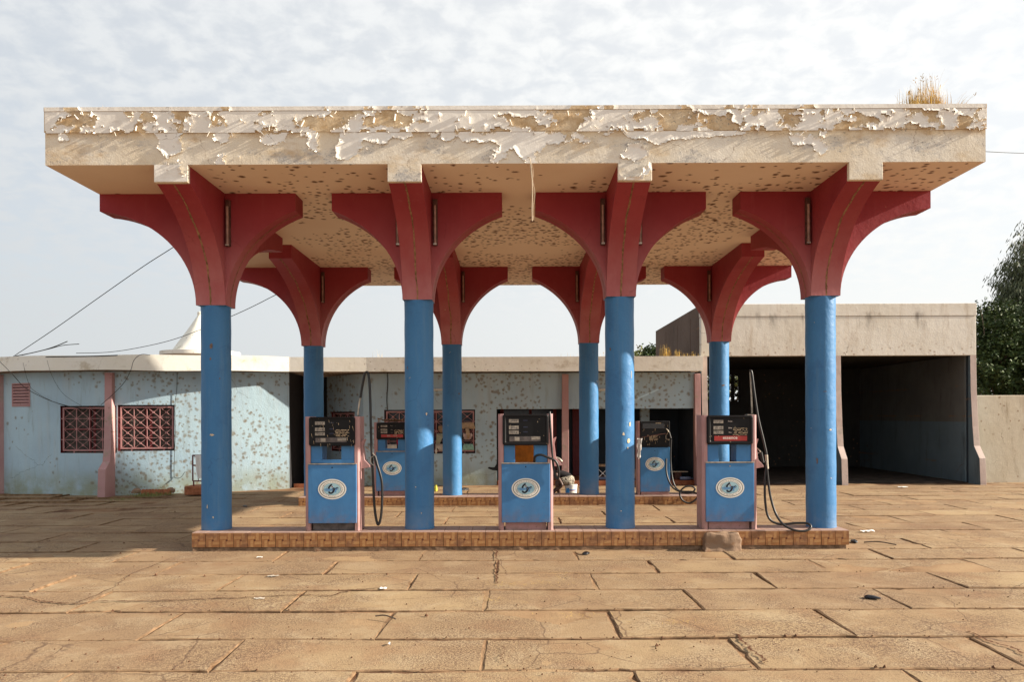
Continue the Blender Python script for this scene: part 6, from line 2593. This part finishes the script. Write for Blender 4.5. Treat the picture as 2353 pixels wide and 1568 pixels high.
paper('rolled white paper on the ground right of the front island', 1993, 1225, .22, .09, 1, lift=.05)
paper('white paper scrap in a slab joint below the left pump', 881, 1356, .08, .10, 2, 'white', lift=.015)
paper('pale dusty wrapper on the slab left of centre', 628, 1327, .13, .08, 3, 'dustypaper', .012)
paper('small folded white paper below the island front', 597, 1284, .08, .045, 4, lift=.02)
paper('torn pale scrap on the long crack left of centre', 596, 1379, .11, .06, 5, 'dustypaper', .012)
paper('little white scrap near the bottom centre left', 895, 1486, .02, .06, 6, lift=.03)
paper('white scrap on the far right slabs near the garage', 2074, 1121, .25, .15, 7, lift=.02)
rock('black_rag', 'small black plastic scrap on the right foreground slabs', gp3(2003, 1378, .02), (.09, .045, .022), 23, 'plastic_black', 'litter')
rock('black_rag', 'black scrap in a joint just below the front island centre', gp3(1347, 1275, .015), (.08, .05, .025), 24, 'plastic_black', 'litter')
rock('black_rag', 'black scrap lying between the islands left of the left pump', gp3(563, 1166, .015), (.07, .05, .025), 25, 'plastic_black', 'litter')
rock('black_rag', 'dark crumpled litter at the right end of the front island', gp3(1962, 1248, .02), (.10, .05, .03), 26, 'plastic_black', 'litter')
m = MB()
m.tube(smooth_path([Vector(gp3(863, 1424, .03)), Vector(gp3(885, 1426, .045)), Vector(gp3(910, 1431, .03))], 4), .007, 5)
tag(m.build('stick', M['bark']), 'thin dark twig lying on the foreground slabs left of centre', 'stick')
m = MB()
m.tube(smooth_path([Vector(gp3(1985, 1250, .02)), Vector(gp3(2020, 1252, .04)), Vector(gp3(2060, 1256, .02))], 4), .010, 5)
tag(m.build('stick', M['bark']), 'long dry stick on the ground right of the front island', 'stick')
for i, (x0, x1) in enumerate(((752, 778), (832, 862))):
    m = MB()
    a, b = Vector(gp3(x0, 1264, .02)), Vector(gp3(x1, 1265, .03))
    m.box(a.x, b.x, a.y - .03, a.y + .02, .005, .035)
    tag(m.build('wood_strip', M['wood'], bevel=.004), ('left' if i == 0 else 'right') + ' of two wooden strips lying at the foot of the front island', 'wood strip')
rock('stone', 'broken cement piece at the foot of the front island below the first column', gp3(505, 1266, .02), (.12, .05, .04), 31)

# small loose stones and crumbs: too many to count
rnd = random.Random(77)
m = MB()
for i in range(900):
    d = 6.0 + 14 * rnd.random() ** 1.5
    x, y = rnd.uniform(-.68 * d, .68 * d), d
    if rnd.random() < .5:
        r_ = min(rows, key=lambda q: abs(q - y))
        y = r_ + rnd.gauss(0, .03)
    s_ = rnd.uniform(.004, .012) * (1.8 if rnd.random() < .06 else 1)
    z = .008 + float(gz(x, y))
    a = rnd.uniform(0, 6)
    c_, q_ = cos(a) * s_, sin(a) * s_
    m.add([(x + c_, y + q_, z), (x - q_, y + c_, z), (x - c_ * .8, y - q_, z), (x + q_, y - c_ * 1.2, z), (x + q_ * .2, y, z + s_ * 1.2)], [(0, 1, 4), (1, 2, 4), (2, 3, 4), (3, 0, 4)])
o = m.build('loose_grit', M['crack'], recalc=False)
tag(o, 'scattered grit and small stones over the paving', 'grit', kind='stuff')
m = MB()
for i in range(240):
    cx0, cy0 = rnd.choice([gpt(1290, 1322), gpt(1290, 1330), gpt(1250, 1346), gpt(1160, 1348), gpt(1140, 1385), gpt(1340, 1420), gpt(1560, 1435), gpt(1500, 1280)])
    x, y = cx0 + rnd.gauss(0, .16), cy0 + rnd.gauss(0, .07)
    a, L = rnd.uniform(0, 6), rnd.uniform(.02, .07)
    w = .0022
    m.add([(x, y, .016), (x + cos(a) * L, y + sin(a) * L, .024), (x + cos(a) * L - sin(a) * w, y + sin(a) * L + cos(a) * w, .024), (x - sin(a) * w, y + cos(a) * w, .016)], [(0, 1, 2, 3)])
o = m.build('straw_litter', M['straw'], recalc=False)
tag(o, 'bits of dry straw caught in the slab joints in the foreground', 'straw', kind='stuff')
